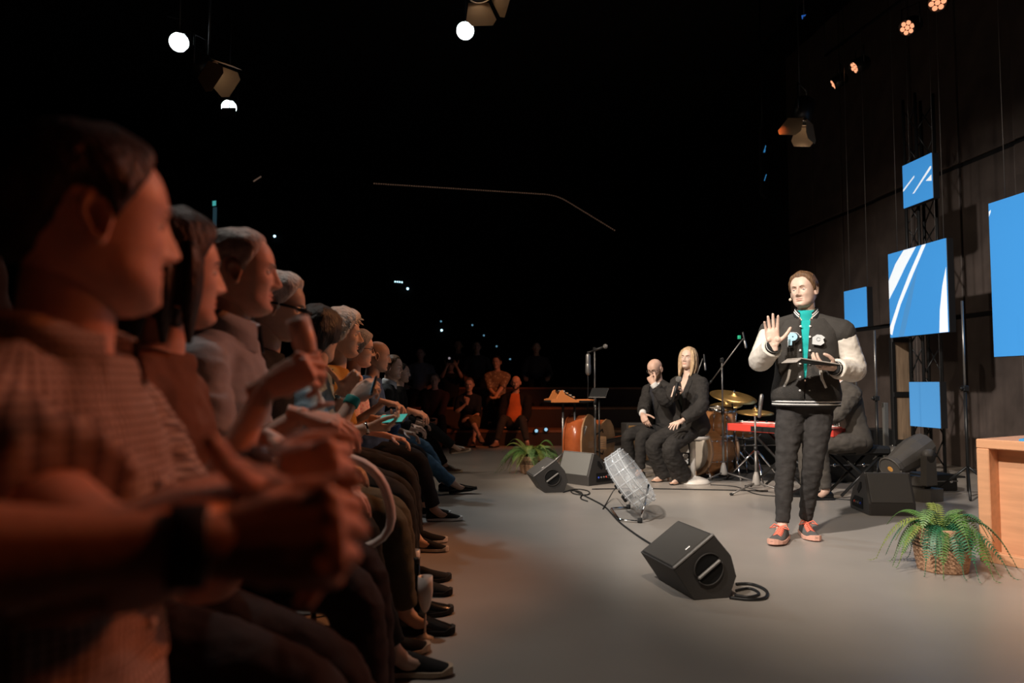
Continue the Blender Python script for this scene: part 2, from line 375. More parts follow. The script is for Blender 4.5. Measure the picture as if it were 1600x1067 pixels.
def hand_mb(side, wrist, f, n, curl='relaxed', thumb='open', spread=3., sc=1.):
    mb = MB(); f = nrm(f); n = nrm(np.asarray(n, float) - f * np.dot(n, f)); t = np.cross(f, n) * (1 if side > 0 else -1)
    # side>0 = right hand: thumb along f x n
    W = lambda a, b, c: wrist + sc * (f * a + t * b + n * c)
    prof = [(-.035, .024, .021), (-.01, .025, .019), (.02, .033, .018), (.05, .040, .0165), (.08, .041, .0145), (.097, .036, .011)]
    rs = []
    for a, hw, ht in prof:
        rs.append([W(a, hw * np.sign(math.cos(q)) * abs(math.cos(q)) ** .92 - .001, ht * 1.06 * np.sign(math.sin(q)) * abs(math.sin(q)) ** .95) for q in np.linspace(0, 2 * PI, 14, endpoint=False)])
    mb.rings(rs)
    mb.ball(W(.032, .026, .012), .019 * sc, 10); mb.ball(W(.035, -.022, .009), .016 * sc, 10)
    cu = CURL[curl] if isinstance(curl, str) else curl
    for k, (b, a0, ls) in enumerate(FING):
        mb.ball(W(a0 - .010, b, -.0045), (.0122 if k < 3 else .0105) * sc, 8); mb.tube([W(.02, b * .45, -.011), W(a0 - .03, b * .9, -.0095)], .0055 * sc, 6)
        p = W(a0 - .008, b, 0); sp = rad((1.5 - k) * spread); ang = 0.; pts = [W(a0 - .03, b * .9, 0), p]; rr = .0102 if k < 3 else .0088; rads = [rr, rr]
        for i, l in enumerate(ls):
            ang += rad(cu[k][i]); d = math.cos(ang) * (f * math.cos(sp) + t * math.sin(sp)) + math.sin(ang) * n
            pts += [p + d * l * sc * .5, p + d * l * sc]; p = pts[-1]; rads += [rr * (.93 - .06 * i), rr * (.97 - .09 * i)]
        mb.tube(pts, [x * sc for x in rads], 9, round_end=True)
    T = {'open': ((.52, .80, .15), (.72, .66, .2), (.82, .55, .2)), 'close': ((.75, .45, .35), (.9, .15, .35), (.95, -.05, .3)), 'grip': ((.5, .45, .7), (.72, -.05, .7), (.65, -.5, .55)),
         'up': ((.30, .92, .15), (.15, .98, .05), (.05, 1., -.1))}[thumb] if isinstance(thumb, str) else thumb
    p = W(.018, .024, .008); pts = [W(.0, .012, .004), p]; rads = [.014, .0145]
    for i, (l, dd) in enumerate(zip((.046, .034, .028), T)):
        d = nrm(f * dd[0] + t * dd[1] + n * dd[2]); pts += [p + d * l * sc * .5, p + d * l * sc]; p = pts[-1]; rads += [.0128 - .001 * i, .0118 - .0014 * i]
    mb.tube(pts, [x * sc for x in rads], 9, round_end=True)
    return mb
# torso table: s, half width, front depth, back depth
TOR = [(-.115, .085, .070, .080), (-.09, .135, .095, .115), (-.03, .168, .112, .125), (.05, .162, .112, .110), (.14, .148, .108, .095), (.23, .152, .112, .100), (.32, .164, .122, .112), (.40, .172, .118, .118), (.46, .172, .098, .112), (.505, .140, .078, .098), (.54, .095, .064, .080), (.57, .064, .058, .064)]
TORF = [(-.115, .085, .070, .080), (-.09, .135, .095, .120), (-.03, .170, .108, .130), (.05, .155, .105, .108), (.14, .128, .096, .088), (.23, .134, .104, .090), (.32, .148, .135, .100), (.40, .152, .122, .102), (.46, .150, .088, .098), (.505, .122, .068, .086), (.54, .082, .056, .070), (.57, .055, .052, .056)]
PLOG = []
class Person:
    pass
def person(label, loc, yaw, lean=(4, 8), side=0, twist=0, hip=.53, head=(0, 0, 0), armR=None, armL=None, footR=None, footL=None, sc=1., female=False,
           skin_m=None, hp=None, hair=None, top=None, legs=None, shoes=None, vox=.012, res=1., belly=0., hipx=0., hipy=0., name='person', group=None, neckf=0., eyes=True, lips=True, tb=1., headat=None):
    """forward is local +Y, right is local +X; arm = dict(w=world wrist | p=local wrist, f, n, curl, thumb, pole); foot = (heel xyz local, yaw deg, pitch deg)"""
    if headat is not None:
        def r0(s):
            q = min(max(s / .47, 0), 1); return Rz(rad(twist * q)) @ Rx(-rad(lerp(lean[0], lean[1], float(sstep(q))))) @ Ry(rad(side))
        c = np.array((hipx, hipy, hip), float)
        for s in np.arange(.02, .5651, .02): c = c + r0(s) @ np.array((0, 0, .02 * sc))
        Rh0 = Rz(rad(head[0])) @ Rx(rad(head[1])) @ Ry(rad(head[2]))
        c = c + r0(.565) @ np.array((0, 0, .005 * sc)) + nrm(r0(.565)[:, 2] + Rh0[:, 2] + np.array((0, neckf, 0))) * .078 * sc + Rh0 @ np.array((0, .024, .083)) * sc
        z0 = loc[2] if loc is not None and len(loc) > 2 else 0.
        dz = headat[2] - z0 - c[2]; hip = hip + dz; o_ = Rz(rad(yaw)) @ np.array((c[0], c[1], 0)); loc = (headat[0] - o_[0], headat[1] - o_[1], z0)
        PLOG.append((label, round(hip, 3), [round(float(k), 2) for k in loc]))
    P = Person(); P.loc = loc; P.yaw = yaw; P.hip = hip; e = thing(name, label, 'person', (loc[0], loc[1], loc[2] if len(loc) > 2 else 0), rad(yaw), group); P.e = e
    Rw = Rz(rad(yaw)); L0 = np.array((loc[0], loc[1], loc[2] if len(loc) > 2 else 0.)); tol = lambda p: Rw.T @ (np.asarray(p, float) - L0)
    P.tol = tol; hp = hp or {}; P.hp = hp; P.sc = sc
    tab = TORF if female else TOR; shw = .162 if female else .188
    def belly_t(tb_):
        return [(s, a + belly * .35 * math.exp(-((s - .1) / .13) ** 2), bf + belly * math.exp(-((s - .10) / .12) ** 2), bb) for s, a, bf, bb in tb_]
    tab = belly_t(tab); P.tab = tab
    # spine
    S = np.arange(-.12, .601, .02); pos = {}; p = np.array((hipx, hipy, hip)); fr = []
    def rot(s):
        q = float(np.clip(s / .47, 0, 1)); a = lerp(lean[0], lean[1], sstep(q)); return Rz(rad(twist * q)) @ Rx(-rad(a)) @ Ry(rad(side * (1 if s >= 0 else 0)))
    cs = {0: p}
    c = p.copy()
    lst = [(0., p.copy())]
    for s in np.arange(.02, .601, .02): c = c + rot(s) @ np.array((0, 0, .02 * sc)); lst.append((s, c.copy()))
    c = p.copy(); neg = []
    for s in np.arange(-.02, -.161, -.02): c = c + rot(0) @ np.array((0, 0, -.02 * sc)); neg.append((s, c.copy()))
    lst = neg[::-1] + lst; ss = [q[0] for q in lst]; pp = np.array([q[1] for q in lst])
    def spine(s): return np.array([np.interp(s, ss, pp[:, k]) for k in range(3)]), rot(s)
    P.spine = spine
    def sec(s, a, bf, bb, off=0., n=28, ex=.86, gap=0., a0=None):
        cc, R = spine(s); a, bf, bb = (a * tb) * sc + off, bf * tb * sc + off, bb * tb * sc + off; out = []
        g = gap / max(a, .02)
        for q in (np.linspace(PI / 2 + g, PI / 2 + 2 * PI - g, n) if gap else np.linspace(0, 2 * PI, n, endpoint=False)):
            x, y = math.cos(q), math.sin(q); out.append(cc + R @ np.array((a * np.sign(x) * abs(x) ** ex, (bf if y > 0 else bb) * np.sign(y) * abs(y) ** ex, 0)))
        return out
    P.sec = sec
    def at(s):  return [float(np.interp(s, [t[0] for t in tab], [t[k] for t in tab])) for k in (1, 2, 3)]
    P.at = at
    def surf(s, x, off=0.):   # point on the torso front at height s, lateral offset x (metres, + = right)
        a, bf, bb = [k * tb * sc for k in at(s)]; a += off; bf += off; cc, R = spine(s); u = min(abs(x) / a, .98); cx = u ** (1 / .86); sy = math.sqrt(max(1 - cx * cx, 0)) ** .86
        return cc + R @ np.array((x, bf * sy, 0))
    P.surf = surf
    # head
    nb, Rn = spine(.565); Rh = Rz(rad(head[0])) @ Rx(rad(head[1])) @ Ry(rad(head[2]))
    piv = nb + (nrm(Rn[:, 2] + Rh[:, 2] + np.array((0, neckf, 0))) * .078) * sc; hc = piv + Rh @ np.array((0, .024, .083)) * sc
    P.Rh = Rh; P.hc = hc
    # arms
    hk = {}
    for sd, arm in ((1, armR), (-1, armL)):
        cc, R = spine(.462); sh = cc + R @ np.array((sd * shw * sc * tb, 0, -.005 * sc))
        arm = dict(arm or dict(p=(sd * .24, .30, hip + .12), f=(-sd * .3, 1, -.2), n=(0, 0, -1)))
        if 'w' in arm: tgt = tol(arm['w'])
        else: tgt = np.asarray(arm['p'], float)
        f = np.asarray(arm.get('f', (0, 1, 0)), float); n = np.asarray(arm.get('n', (0, 0, -1)), float)
        if arm.get('wv', 'w' in arm): f = Rw.T @ f; n = Rw.T @ n
        pole = np.asarray(arm.get('pole', (sd * .5, -.4, -1)), float)
        if arm.get('wp', False): pole = Rw.T @ pole
        el, wr = ik(sh, tgt, .285 * sc, .255 * sc, pole)
        hk[sd] = (sh, el, wr, f, n, arm)
    P.arm = hk
    # legs
    lk = {}
    for sd, ft in ((1, footR), (-1, footL)):
        h, yw, pt = ft[:3] if ft else ((sd * .11, .42, 0), -sd * 8, 0)
        h = np.asarray(h, float); Rf = Rz(rad(yw)) @ Rx(rad(pt)); hj = np.array((hipx, hipy, hip)) + np.array((sd * .088 * sc, 0, -.005))
        ank = h + Rf @ np.array((0, .05, .085)) * sc
        pole = np.array((0., 1., .25)) if ft is None or len(ft) < 4 else ft[3]
        kn, an = ik(hj, ank, .43 * sc, .415 * sc, np.asarray(ft[3] if ft and len(ft) > 3 else (sd * .12, 1., .6), float)); lk[sd] = (hj, kn, an, h + (an - ank), Rf)
    P.leg = lk
    # body mesh
    mb = MB()
    mb.rings([sec(s, a * .95, bf * .95, bb * .95, -.006) for s, a, bf, bb in tab])
    for sd in (1, -1):
        mb.tube([spine(.555)[0], lerp(spine(.53)[0], hk[sd][0], .5) + np.array((0, 0, .012)), hk[sd][0]], [.040 * sc, .048 * sc, .054 * sc], 12, round_end=True)
    mb.tube([spine(.53)[0], nb, piv, piv + Rh @ np.array((0, .004, .06)) * sc], [.060 * sc * (.9 if female else 1), .058 * sc * (.88 if female else 1), .056 * sc * (.86 if female else 1), .05 * sc], 16)
    for sd in (1, -1):
        sh, el, wr, f, n, arm = hk[sd]; pts = bend([sh, el, wr], .05); q, t = resample(pts, 22); k = .86 if female else 1.
        rr = np.interp(t, [0, .12, .3, .48, .56, .66, .85, 1], [.058, .056, .049, .041, .043, .044, .031, .026]) * sc * k * arm.get('thick', 1.)
        mb.tube(q, rr, 14, round_end=True)
        hj, kn, an, heel, Rf = lk[sd]; q, t = resample(bend([hj, kn, an], .07), 20)
        mb.tube(q, np.interp(t, [0, .25, .48, .56, .68, .9, 1], [.088, .080, .056, .053, .056, .037, .036]) * sc, 12, round_end=True)
        mb.tube([an, heel + Rf @ np.array((0, .10, .045)) * sc, heel + Rf @ np.array((0, .2, .025)) * sc], [.036 * sc, .034 * sc, .02 * sc], 10, round_end=True)
    parts = []
    nz, nt = int(64 * res), int(84 * res)
    X, Y, Z, ph, H = head_grid(nz, nt, hp); H = hc + (H * sc) @ Rh.T; hm = MB()
    matf = np.zeros((nz, nt), int)
    if lips: matf[(np.abs(X) < .027 - np.abs(Z + .0632) * 1.2) & (Z < -.054) & (Z > -.0735) & (Y > .05)] = 1
    grid_mesh(hm, H, None, 0, matf)
    for s2 in (1, -1): ear(hm, s2, Rh * sc, hc)
    fm = MB()
    for s2 in (1, -1):
        if eyes:
            eo = np.array((s2 * .031, .0655, .003)); cl = hp.get('lid', .35)
            for i, (lo, hi) in enumerate(((cl, 1.5), (-1.5, -.42))):   # lids as partial domes
                rs = []
                for a in np.linspace(lo, hi, 5):
                    rs.append([hc + Rh @ (eo + .0132 * np.array((math.sin(b) * math.cos(a * .9), math.cos(b) * math.cos(a), math.sin(a)))) * sc for b in np.linspace(-1.3, 1.3, 9)])
                hm.sheet(rs)
    handv = []
    hv = vox * .35 if vox < .01 else (.0042 if vox < .016 else .0065)
    for sd in (1, -1):
        sh, el, wr, f, n, arm = hk[sd]
        h = hand_mb(sd, wr, f, n, arm.get('curl', 'relaxed'), arm.get('thumb', 'open'), arm.get('spread', 3.), sc * arm.get('hs', .96 if female else 1.))
        fuse(h, max(hv, .0028), lambda v, f_, e_: handv.append((relax(v, e_, 2 if vox < .01 else 1), f_)))
    def fin(v, f_, e_):
        v = relax(v, e_, 3); b = MB(); b.add(v, f_); b.v.extend([]); o = len(b.v)
        b.v.extend(hm.v); b.f.extend([tuple(q + o for q in x) for x in hm.f]); b.m.extend(hm.m); b.sm.extend(hm.sm)
        for hv_, hf_ in handv: b.add(hv_, hf_)
        sm = skin_m or skin('fair', (.62, .40, .30)); b.build('body', [sm, P.lipm], e)
    P.lipm = mat('lips_' + (skin_m.name if skin_m else 'x'), tuple(np.array((skin_m or skin('fair', (.62, .40, .30))).node_tree.nodes['Principled BSDF'].inputs['Base Color'].default_value[:3]) * (.92, .72, .70)), .45)
    fuse(mb, vox, fin)
    if eyes:
        for s2 in (1, -1):
            eo = hc + Rh @ (np.array((s2 * .031, .0655, .003)) * sc); em = MB(); em.ball(eo, .0122 * sc, 12, 0)
            em.ball(eo + Rh @ np.array((hp.get('gaze', 0) * .004, .0075, 0)) * sc, (.0058 * sc,) * 3, 10, 1)
            em.build('eye', [mat('eye_white', (.75, .72, .70), .25), mat('iris', (.05, .07, .09), .2)], e)
    # hair
    if hair:
        for hspec in (hair if isinstance(hair, list) else [hair]):
            hmesh = MB(); Q, mk = hair_shell(int(46 * res), int(72 * res), hp, hspec.get('style', 'short'), hspec.get('T', .008), hspec.get('rough', .003), hspec.get('seed', 1.3), hspec.get('freq', 32))
            grid_mesh(hmesh, hc + (Q * sc) @ Rh.T, mk); rn = random.Random(5)
            for k in range(hspec.get('tufts', 0)):
                a = rn.uniform(-PI, PI); z = rn.uniform(.0, .11); rr = math.sqrt(max(.02, 1 - ((z - .02) / .11) ** 2)); b = np.array((.078 * rr * math.sin(a), -.01 + .098 * rr * math.cos(a), z))
                if z < np.interp(abs(math.degrees(a)), [0, 40, 60, 80, 180], [.075, .06, .02, 0, -.05]): continue
                o_ = nrm(b - np.array((0, -.01, .0))); d_ = nrm(o_ + np.array([rn.uniform(-.8, .8) for _ in range(3)])); L = rn.uniform(.02, .045)
                hmesh.tube([hc + Rh @ ((b + o_ * .004 + d_ * L * t + np.array((0, 0, -1)) * L * .5 * t * t) * sc) for t in (0, .4, .75, 1)], [.006, .005, .0035, .0012], 5)
            for lk_ in hspec.get('locks', []):   # list of head-local polylines with radius
                pts, r0 = lk_; q, t = resample(bend([np.array(x, float) for x in pts], .05), 12)
                hmesh.tube([hc + Rh @ (x * sc) for x in q], np.interp(t, [0, .15, .6, 1], [r0 * .7, r0, r0 * .9, r0 * .25]) * sc, 8, flat=.55)
            if hmesh.f: hmesh.build(hspec.get('name', 'hair'), hspec['m'], e)
        hm_ = (hair[0] if isinstance(hair, list) else hair)
        if hm_.get('brow', True):
            for s2 in (1, -1):
                bm_ = MB(); pts = [(s2 * .014, .090, .0195), (s2 * .026, .0885, .0245), (s2 * .038, .080, .0245), (s2 * .048, .068, .018)]
                bm_.tube([hc + Rh @ (np.array(x) * sc) for x in pts], [.0032, .0036, .003, .0012], 6, flat=.8)
                bm_.build('eyebrow', hm_.get('browm', hm_['m']), e)
    # clothing
    def sleeve(mbx, sd, t1, offs, flare=0., ext=True):
        sh, el, wr, f, n, arm = hk[sd]; q, t = resample(bend([sh + nrm(sh - el) * .01, el, wr], .05), max(8, int(26 * t1)), 0 if ext else .10, t1); k = (.9 if female else 1.) * arm.get('thick', 1.)
        base = np.interp(t, [0, .12, .3, .48, .56, .66, .85, 1], [.060, .058, .052, .046, .047, .046, .037, .032]) * sc * k + offs
        base = base + flare * np.clip((t / t1 - .3), 0, 1); d0 = nrm(sh - el)
        mbx.tube(([q[0] + d0 * .055, q[0] + d0 * .035] if ext else []) + q, ([base[0] * .35, base[0] * .8] if ext else []) + list(base), 16)
    P.sleeve = sleeve
    if top:
        tops = top if isinstance(top, list) else [top]
        for tp in tops:
            off = tp.get('off', .012); s0, s1 = tp.get('s', (-.09, .562)); kind = tp.get('kind', 'closed'); tm = MB()
            svals = np.linspace(s0, s1, 18)
            if kind == 'closed':
                tm.rings([sec(s, *at(s), off + tp.get('bag', 0) * math.exp(-((s - .08) / .1) ** 2)) for s in svals])
                for sd in (1, -1):
                    if not tp.get('sleeve', .5): continue
                    tm.tube([spine(.535)[0], lerp(spine(.525)[0], hk[sd][0], .5) + np.array((0, 0, .012)), hk[sd][0]], [.040 * sc + off, .050 * sc + off, .060 * sc + off], 14, round_end=True)
                    if tp.get('sleeve', .5): sleeve(tm, sd, tp.get('sleeve', .5), off + .004, tp.get('flare', .006))
                def fin_top(v, f_, e_, tp=tp):
                    v = wrinkle(relax(v, e_, 3), tp.get('wr', .006), seed=hash(label) % 97 * .37); b = MB(); b.add(v, f_); o = b.build(tp.get('name', 'shirt'), tp['m'], e)
                    for fn in tp.get('then', []): fn(P, o)
                fuse(tm, vox, fin_top)
            else:   # open front jacket: shell with a gap
                gp = tp['gap']; gfun = lambda s: float(np.interp(s, [g[0] for g in gp], [g[1] for g in gp]))
                rows = [np.array(sec(s, *at(s), off + tp.get('bag', 0) * math.exp(-((s - .05) / .12) ** 2), 44, .86, max(gfun(s), .002))) for s in np.linspace(s0, s1, 26)]
                rows = [wrinkle(r, tp.get('wr', .005), seed=3.1) for r in rows]; cen = [spine(s)[0] for s in np.linspace(s0, s1, 26)]
                inner = [r + (c_ - r) * .06 for r, c_ in zip(rows, cen)]
                full = [np.concatenate((r, i_[::-1])) for r, i_ in zip(rows, inner)]
                tm.rings([list(x) for x in full]); o = tm.build(tp.get('name', 'jacket'), tp['m'], e)
                if tp.get('sleeve', .97):
                    for sd in (1, -1):
                        yk = MB(); yk.tube([spine(.52)[0] + spine(.52)[1] @ np.array((sd * .05 * sc, -.015, 0)), lerp(spine(.52)[0], hk[sd][0], .6) + np.array((0, 0, .006)), hk[sd][0] + nrm(hk[sd][1] - hk[sd][0]) * tp.get('drop', .0)], [.045 * sc + off, .054 * sc + off, (.058 * sc + off + (.016 if 'sm' in tp else .004)) * (.92 if female else 1)], 16, round_end=True)
                        fuse(yk, max(vox * .9, .007), lambda v, f_, e_, tp=tp: MB().add(relax(v, e_, 3), f_).build('shoulder', tp['m'], e))
                        sm_ = MB(); sleeve(sm_, sd, tp.get('sleeve', .97), off + tp.get('soff', .008), tp.get('flare', .004), 'sm' not in tp)
                        
                        fuse(sm_, max(vox * .9, .007), lambda v, f_, e_, tp=tp: MB().add(wrinkle(relax(v, e_, 3), tp.get('swr', .007), (20, 20, 28), 1.7), f_).build('sleeve', tp.get('sm', tp['m']), e))
                for fn in tp.get('then', []): fn(P, o)
    if legs:
        lm = MB(); off = legs.get('off', .010); t1 = legs.get('t1', .97); fl = legs.get('flare', 0.)
        lm.rings([sec(s, *at(s), off) for s in np.linspace(-.11, legs.get('waist', .03), 9)])
        for sd in (1, -1):
            hj, kn, an, heel, Rf = lk[sd]; q, t = resample(bend([hj, kn, an], .08), int(30 * t1), 0, t1)
            lm.tube(q, np.interp(t, [0, .25, .48, .56, .68, .9, 1], [.094, .087, .064, .061, .060, .047, .046]) * sc * legs.get('k', 1) * (1 - legs.get('taper', 0) * np.clip((t - .5) * 2, 0, 1)) + off + fl * np.clip(t - .3, 0, 1), 16)
        def fin_leg(v, f_, e_):
            v = wrinkle(relax(v, e_, 3), legs.get('wr', .006), (16, 16, 26), 5.5); MB().add(v, f_).build(legs.get('name', 'trousers'), legs['m'], e)
        fuse(lm, vox, fin_leg)
    if shoes:
        for sd in (1, -1):
            hj, kn, an, heel, Rf = lk[sd]; shoe(P, heel, Rf, sd, sc * shoes.get('k', 1), shoes)
    return P
def shoe(P, heel, Rf, sd, sc, sp):
    e = P.e; w = sp.get('w', 1.); hgt = sp.get('h', 1.); heelh = sp.get('heel', 0.)
    T = lambda x, y, z: heel + Rf @ (np.array((x * w, y, z)) * sc)
    ys = [-.012, .0, .03, .07, .11, .15, .19, .225, .25, .265]
    hw = [.020, .030, .034, .033, .036, .043, .047, .042, .028, .010]
    zt = [.060, .074, .085, .092, .084, .066, .052, .042, .034, .024] if not sp.get('pump') else [.05, .058, .056, .036, .030, .030, .034, .033, .028, .020]
    bend_in = lambda y: -sd * .012 * math.sin(y / .265 * PI)
    up, so = MB(), MB(); zs = lambda y: .022 * sp.get('sole', 1.) + (.012 if y > .24 else 0)
    zb = lambda y: heelh * float(np.interp(y, [-.02, .06, .16, .27], [1, .8, .08, 0]))
    rs = []
    for y, h, z in zip(ys, hw, zt):
        r = []
        for a in np.linspace(0, 2 * PI, 16, endpoint=False):
            x, q = math.cos(a), math.sin(a); zz = zb(y) + (zs(y) * .7 if q < 0 else zs(y) * .7 + (z * hgt - zs(y) * .7) * abs(q) ** .8)
            r.append(T(bend_in(y) + h * np.sign(x) * abs(x) ** .7 * (1 - .15 * max(q, 0)), y, zz))
        rs.append(r)
    up.rings(rs); o = up.build('shoe', sp['m'], e)
    rs = []
    for y, h in zip(ys, hw):
        rs.append([T(bend_in(y) + s_ * (h + .004), y, zb(y) + z_) for s_, z_ in ((-1, 0.004 if .03 < y < .22 else .008), (1, .004 if .03 < y < .22 else .008), (1.02, zs(y) * .8), (1, zs(y)), (-1, zs(y)), (-1.02, zs(y) * .8))])
    so.rings(rs, smooth=False); so.build('sole', sp.get('sm', RUBBER), o)
    if heelh: hb = MB(); hb.tube([T(0, .012, zb(0)), T(0, .008, 0)], [.018 * sc, .008 * sc], 8); hb.build('heel', sp['m'], o)
    if sp.get('laces'):
        lb = MB()
        for i, y in enumerate(np.linspace(.095, .175, 6)):
            z = float(np.interp(y, ys, zt)) * hgt + .004; h = float(np.interp(y, ys, hw)) * .55; y2 = y + .014
            z2 = float(np.interp(y2, ys, zt)) * hgt + .004
            lb.tube([T(bend_in(y) - h, y, z - .010), T(bend_in(y), (y + y2) / 2, (z + z2) / 2 + .003), T(bend_in(y) + h, y2, z2 - .010)], .0042 * sc, 6)
            lb.tube([T(bend_in(y) + h, y, z - .010), T(bend_in(y), (y + y2) / 2, (z + z2) / 2 + .001), T(bend_in(y) - h, y2, z2 - .010)], .0042 * sc, 6)
        for s_ in (-1, 1): lb.tube([T(0, .098, .088 * hgt), T(s_ * .035, .09, .10 * hgt), T(s_ * .058, .105, .075 * hgt), T(s_ * .02, .112, .088 * hgt)], .004 * sc, 6)
        lb.build('laces', sp['laces'], o)
# ---- accessories attached to a person
def glasses(P, m=None, w=.0245, h=.019, name='glasses'):
    m = m or mat('glasses_black', (.01, .01, .01), .3); b = MB(); T = lambda x, y, z: P.hc + P.Rh @ (np.array((x, y, z)) * P.sc)
    for s in (1, -1):
        ring = [T(s * .0325 + w * math.cos(a), .0985 - .010 * abs(s * .0325 + w * math.cos(a)) / .05, .002 + h * math.sin(a)) for a in np.linspace(0, 2 * PI, 20)]
        b.tube(ring, .0024, 6, cap=False); b.tube([T(s * (.0325 + w), .090, .006), T(s * .076, .05, .008), T(s * .077, -.005, .004), T(s * .074, -.025, -.012)], .0026, 6)
    b.tube([T(-.009, .100, .004), T(0, .104, .008), T(.009, .100, .004)], .0022, 6)
    return b.build(name, m, P.e)
def wristband(P, sd, m, t=.93, r=.034, wd=.03, name='wristwatch', face=None):
    sh, el, wr, *_ = P.arm[sd]; d = nrm(wr - el); c = el + (wr - el) * t; b = MB(); rr = r * P.sc * P.arm[sd][5].get('thick', 1.)
    b.tube([c - d * wd / 2, c - d * wd * .4, c + d * wd * .4, c + d * wd / 2], [rr * .96, rr, rr, rr * .96], 18)
    o = b.build(name, m, P.e)
    if face is not None:
        f, n = P.arm[sd][3], P.arm[sd][4]; nn = nrm(-(n - d * np.dot(n, d))); q = MB(); q.lathe([(.019, 0), (.019, .006), (.015, .008)], 18, c + nn * rr * .92, basis(nn)); q.build('watch_face', face, o)
    return o
def collar(P, o, m, r=.076, h=.044, gap=.5, s=.574, name='collar', drop=.02, tilt=.25):
    cc, R = P.spine(s); sc = P.sc; b = MB(); g = np.linspace(PI / 2 + gap, PI / 2 + 2 * PI - gap, 28); rows = []
    r = r * (.9 if P.tab[5][1] < .14 else 1)
    for k, (rr, z) in enumerate(((r + .004, -.012), (r - .002, h * .8), (r + .004, h), (r + .016, h * .35), (r + .026, -drop))):
        rows.append([cc + R @ (np.array((rr * math.cos(a), rr * math.sin(a) * 1.0, z - tilt * rr * max(0, math.sin(a)) + (.0 if k < 3 else -.012 * max(0, math.sin(a))))) * sc) for a in g])
    b.sheet(rows); return b.build(name, m, o)
def lapels(P, o, m, gap, off=.02, s_lo=.12, wd=.055):
    for sd in (1, -1):
        b = MB(); rows = []
        for s in np.linspace(s_lo, .545, 12):
            g = float(np.interp(s, [q[0] for q in gap], [q[1] for q in gap])); q = (s - s_lo) / (.545 - s_lo)
            ww = wd * min(1, q * 2.2) * (1 if q < .8 else 1 - (q - .8) * 1.5)
            rows.append([P.surf(s, sd * (g + ww * t), off + .006 + .006 * math.sin(PI * t)) for t in (0, .33, .66, 1)])
        b.sheet(rows)
        b.build('lapel', m, o)
def buttons(P, o, m, xs, sv, off, r=.007, name='button'):
    for s in sv:
        for x in xs:
            p = P.surf(s, x, off); p2 = P.surf(s, x, off + .01); b = MB(); b.lathe([(r, 0), (r, .003), (r * .7, .0045)], 12, p, basis(p2 - p)); b.build(name, m, o)
# ------------------------------------------------------------------ the setting (stage frame is turned 6 degrees)
TH = rad(6.0); RW = Rz(TH)
def SW(x, y, z=0.): return RW @ np.array((x, y, z), float)
fl = MB(); fl.box((0, 6, -.1), (34, 44, .2), RW, .0)
floor_m = mat('floor_vinyl', (.37, .335, .30), .32, bump=.05, bscale=300, var=.10, vscale=1.3, spec=.4)
struct('floor', fl, floor_m, 'grey vinyl floor of the studio', 'floor')
walld = mat('wall_black_paint', (.012, .012, .013), .8, var=.2, vscale=2)
wallp = mat('wall_brown_panel', (.12, .092, .08), .6, var=.25, vscale=3, bump=.15, bscale=25)
wb = MB(); wb.box(SW(6.75, 8.0, 4), (.2, 32.4, 8), RW, 0)
wr = struct('wall_right', wb, walld, 'dark panelled stage wall', 'wall')
pnl = None
for j, (z0, z1) in enumerate(((.0, 1.86), (1.92, 3.78), (3.84, 7.2))):
    for k in range(11):
        y = 13.1 - .9 * k - .45
        if j == 0 and k > 8: continue
        b = MB(); b.box((0, 0, 0), (.05, .875, z1 - z0), None, .006)
        o = b.build('panel', wallp, wr); o.location = SW(6.62 + .012 * ((k * 7 + j * 3) % 3), y, (z0 + z1) / 2); o.rotation_euler = (0, 0, TH)
wb = MB(); wb.box(SW(-3, 24, 4), (26, .2, 8), RW, 0); struct('wall_back', wb, walld, 'black far wall of the studio', 'wall')
wb = MB(); wb.box(SW(-11, 6, 4), (.2, 36, 8), RW, 0); struct('wall_left', wb, walld, 'black wall behind the audience', 'wall')
wb = MB(); wb.box(SW(-2, -8, 4), (18, .2, 8), RW, 0); struct('wall_front', wb, walld, 'black wall behind the camera', 'wall')
wb = MB(); wb.box(SW(-2, 8, 8.1), (24, 34, .2), RW, 0); struct('ceiling', wb, walld, 'black ceiling of the studio', 'ceiling')
# stage mat edge under the band
mt = MB(); mt.box((3.05, 9.35, .003), (2.6, 2.6, .006), Rz(rad(1.5)), .002)
tag(mt.build('stage_mat', mat('mat_dark', (.035, .032, .030), .8, var=.2)), 'thin dark stage mat under the drum kit and keyboard', 'mat')

# ---- LED screens
blue = mat('screen_blue', (.045, .245, .58), .4, emit=.8, spec=.1); blue2 = mat('screen_light_blue', (.06, .225, .48), .4, emit=.8, spec=.1); white_e = mat('screen_white', (.80, .86, .90), .4, emit=.7, spec=.1)
case_m = mat('screen_case', (.015, .015, .017), .5)
def screen(y0, z0, sz, label, streaks=(), col=blue, x=5.38, group=None):
    """y0 = far edge in the stage frame; the face looks to -x; streak polygons are in 0..1 face coordinates (u from far edge, v up)"""
    t = thing('led_screen', label, 'screen', SW(x, y0 - sz / 2, z0), TH, group)
    b = MB(); b.box((.045, 0, sz / 2), (.08, sz, sz), None, .004); b.build('case', case_m, t)
    b = MB(); b.box((0, 0, sz / 2), (.012, sz - .004, sz - .004), None, .001); f = b.build('screen_face', col, t)
    for poly in streaks:
        b = MB(); m = white_e
        if poly[0] == 'l': m = blue2; poly = poly[1:]
        b.rings([[(xx, sz / 2 - u * sz, v * sz) for u, v in poly] for xx in (-.0075, -.006)], 0, False); b.build('streak', m, f)
    b = MB(); b.box((.1, 0, sz / 2), (.05, .3 * sz, .12 * sz)); b.build('mount_bracket', BLACKM, t)
    for s in (-1, 1): b = MB(); b.tube([(.05, s * sz * .4, sz - .01), (.05, s * sz * .4, 8.0 - z0)], .004, 5); b.build('suspension_wire', STEEL, t)
    return t
arc = lambda pts, w: [(u - w / 2, v) for u, v in pts] + [(u + w / 2, v) for u, v in pts[::-1]]
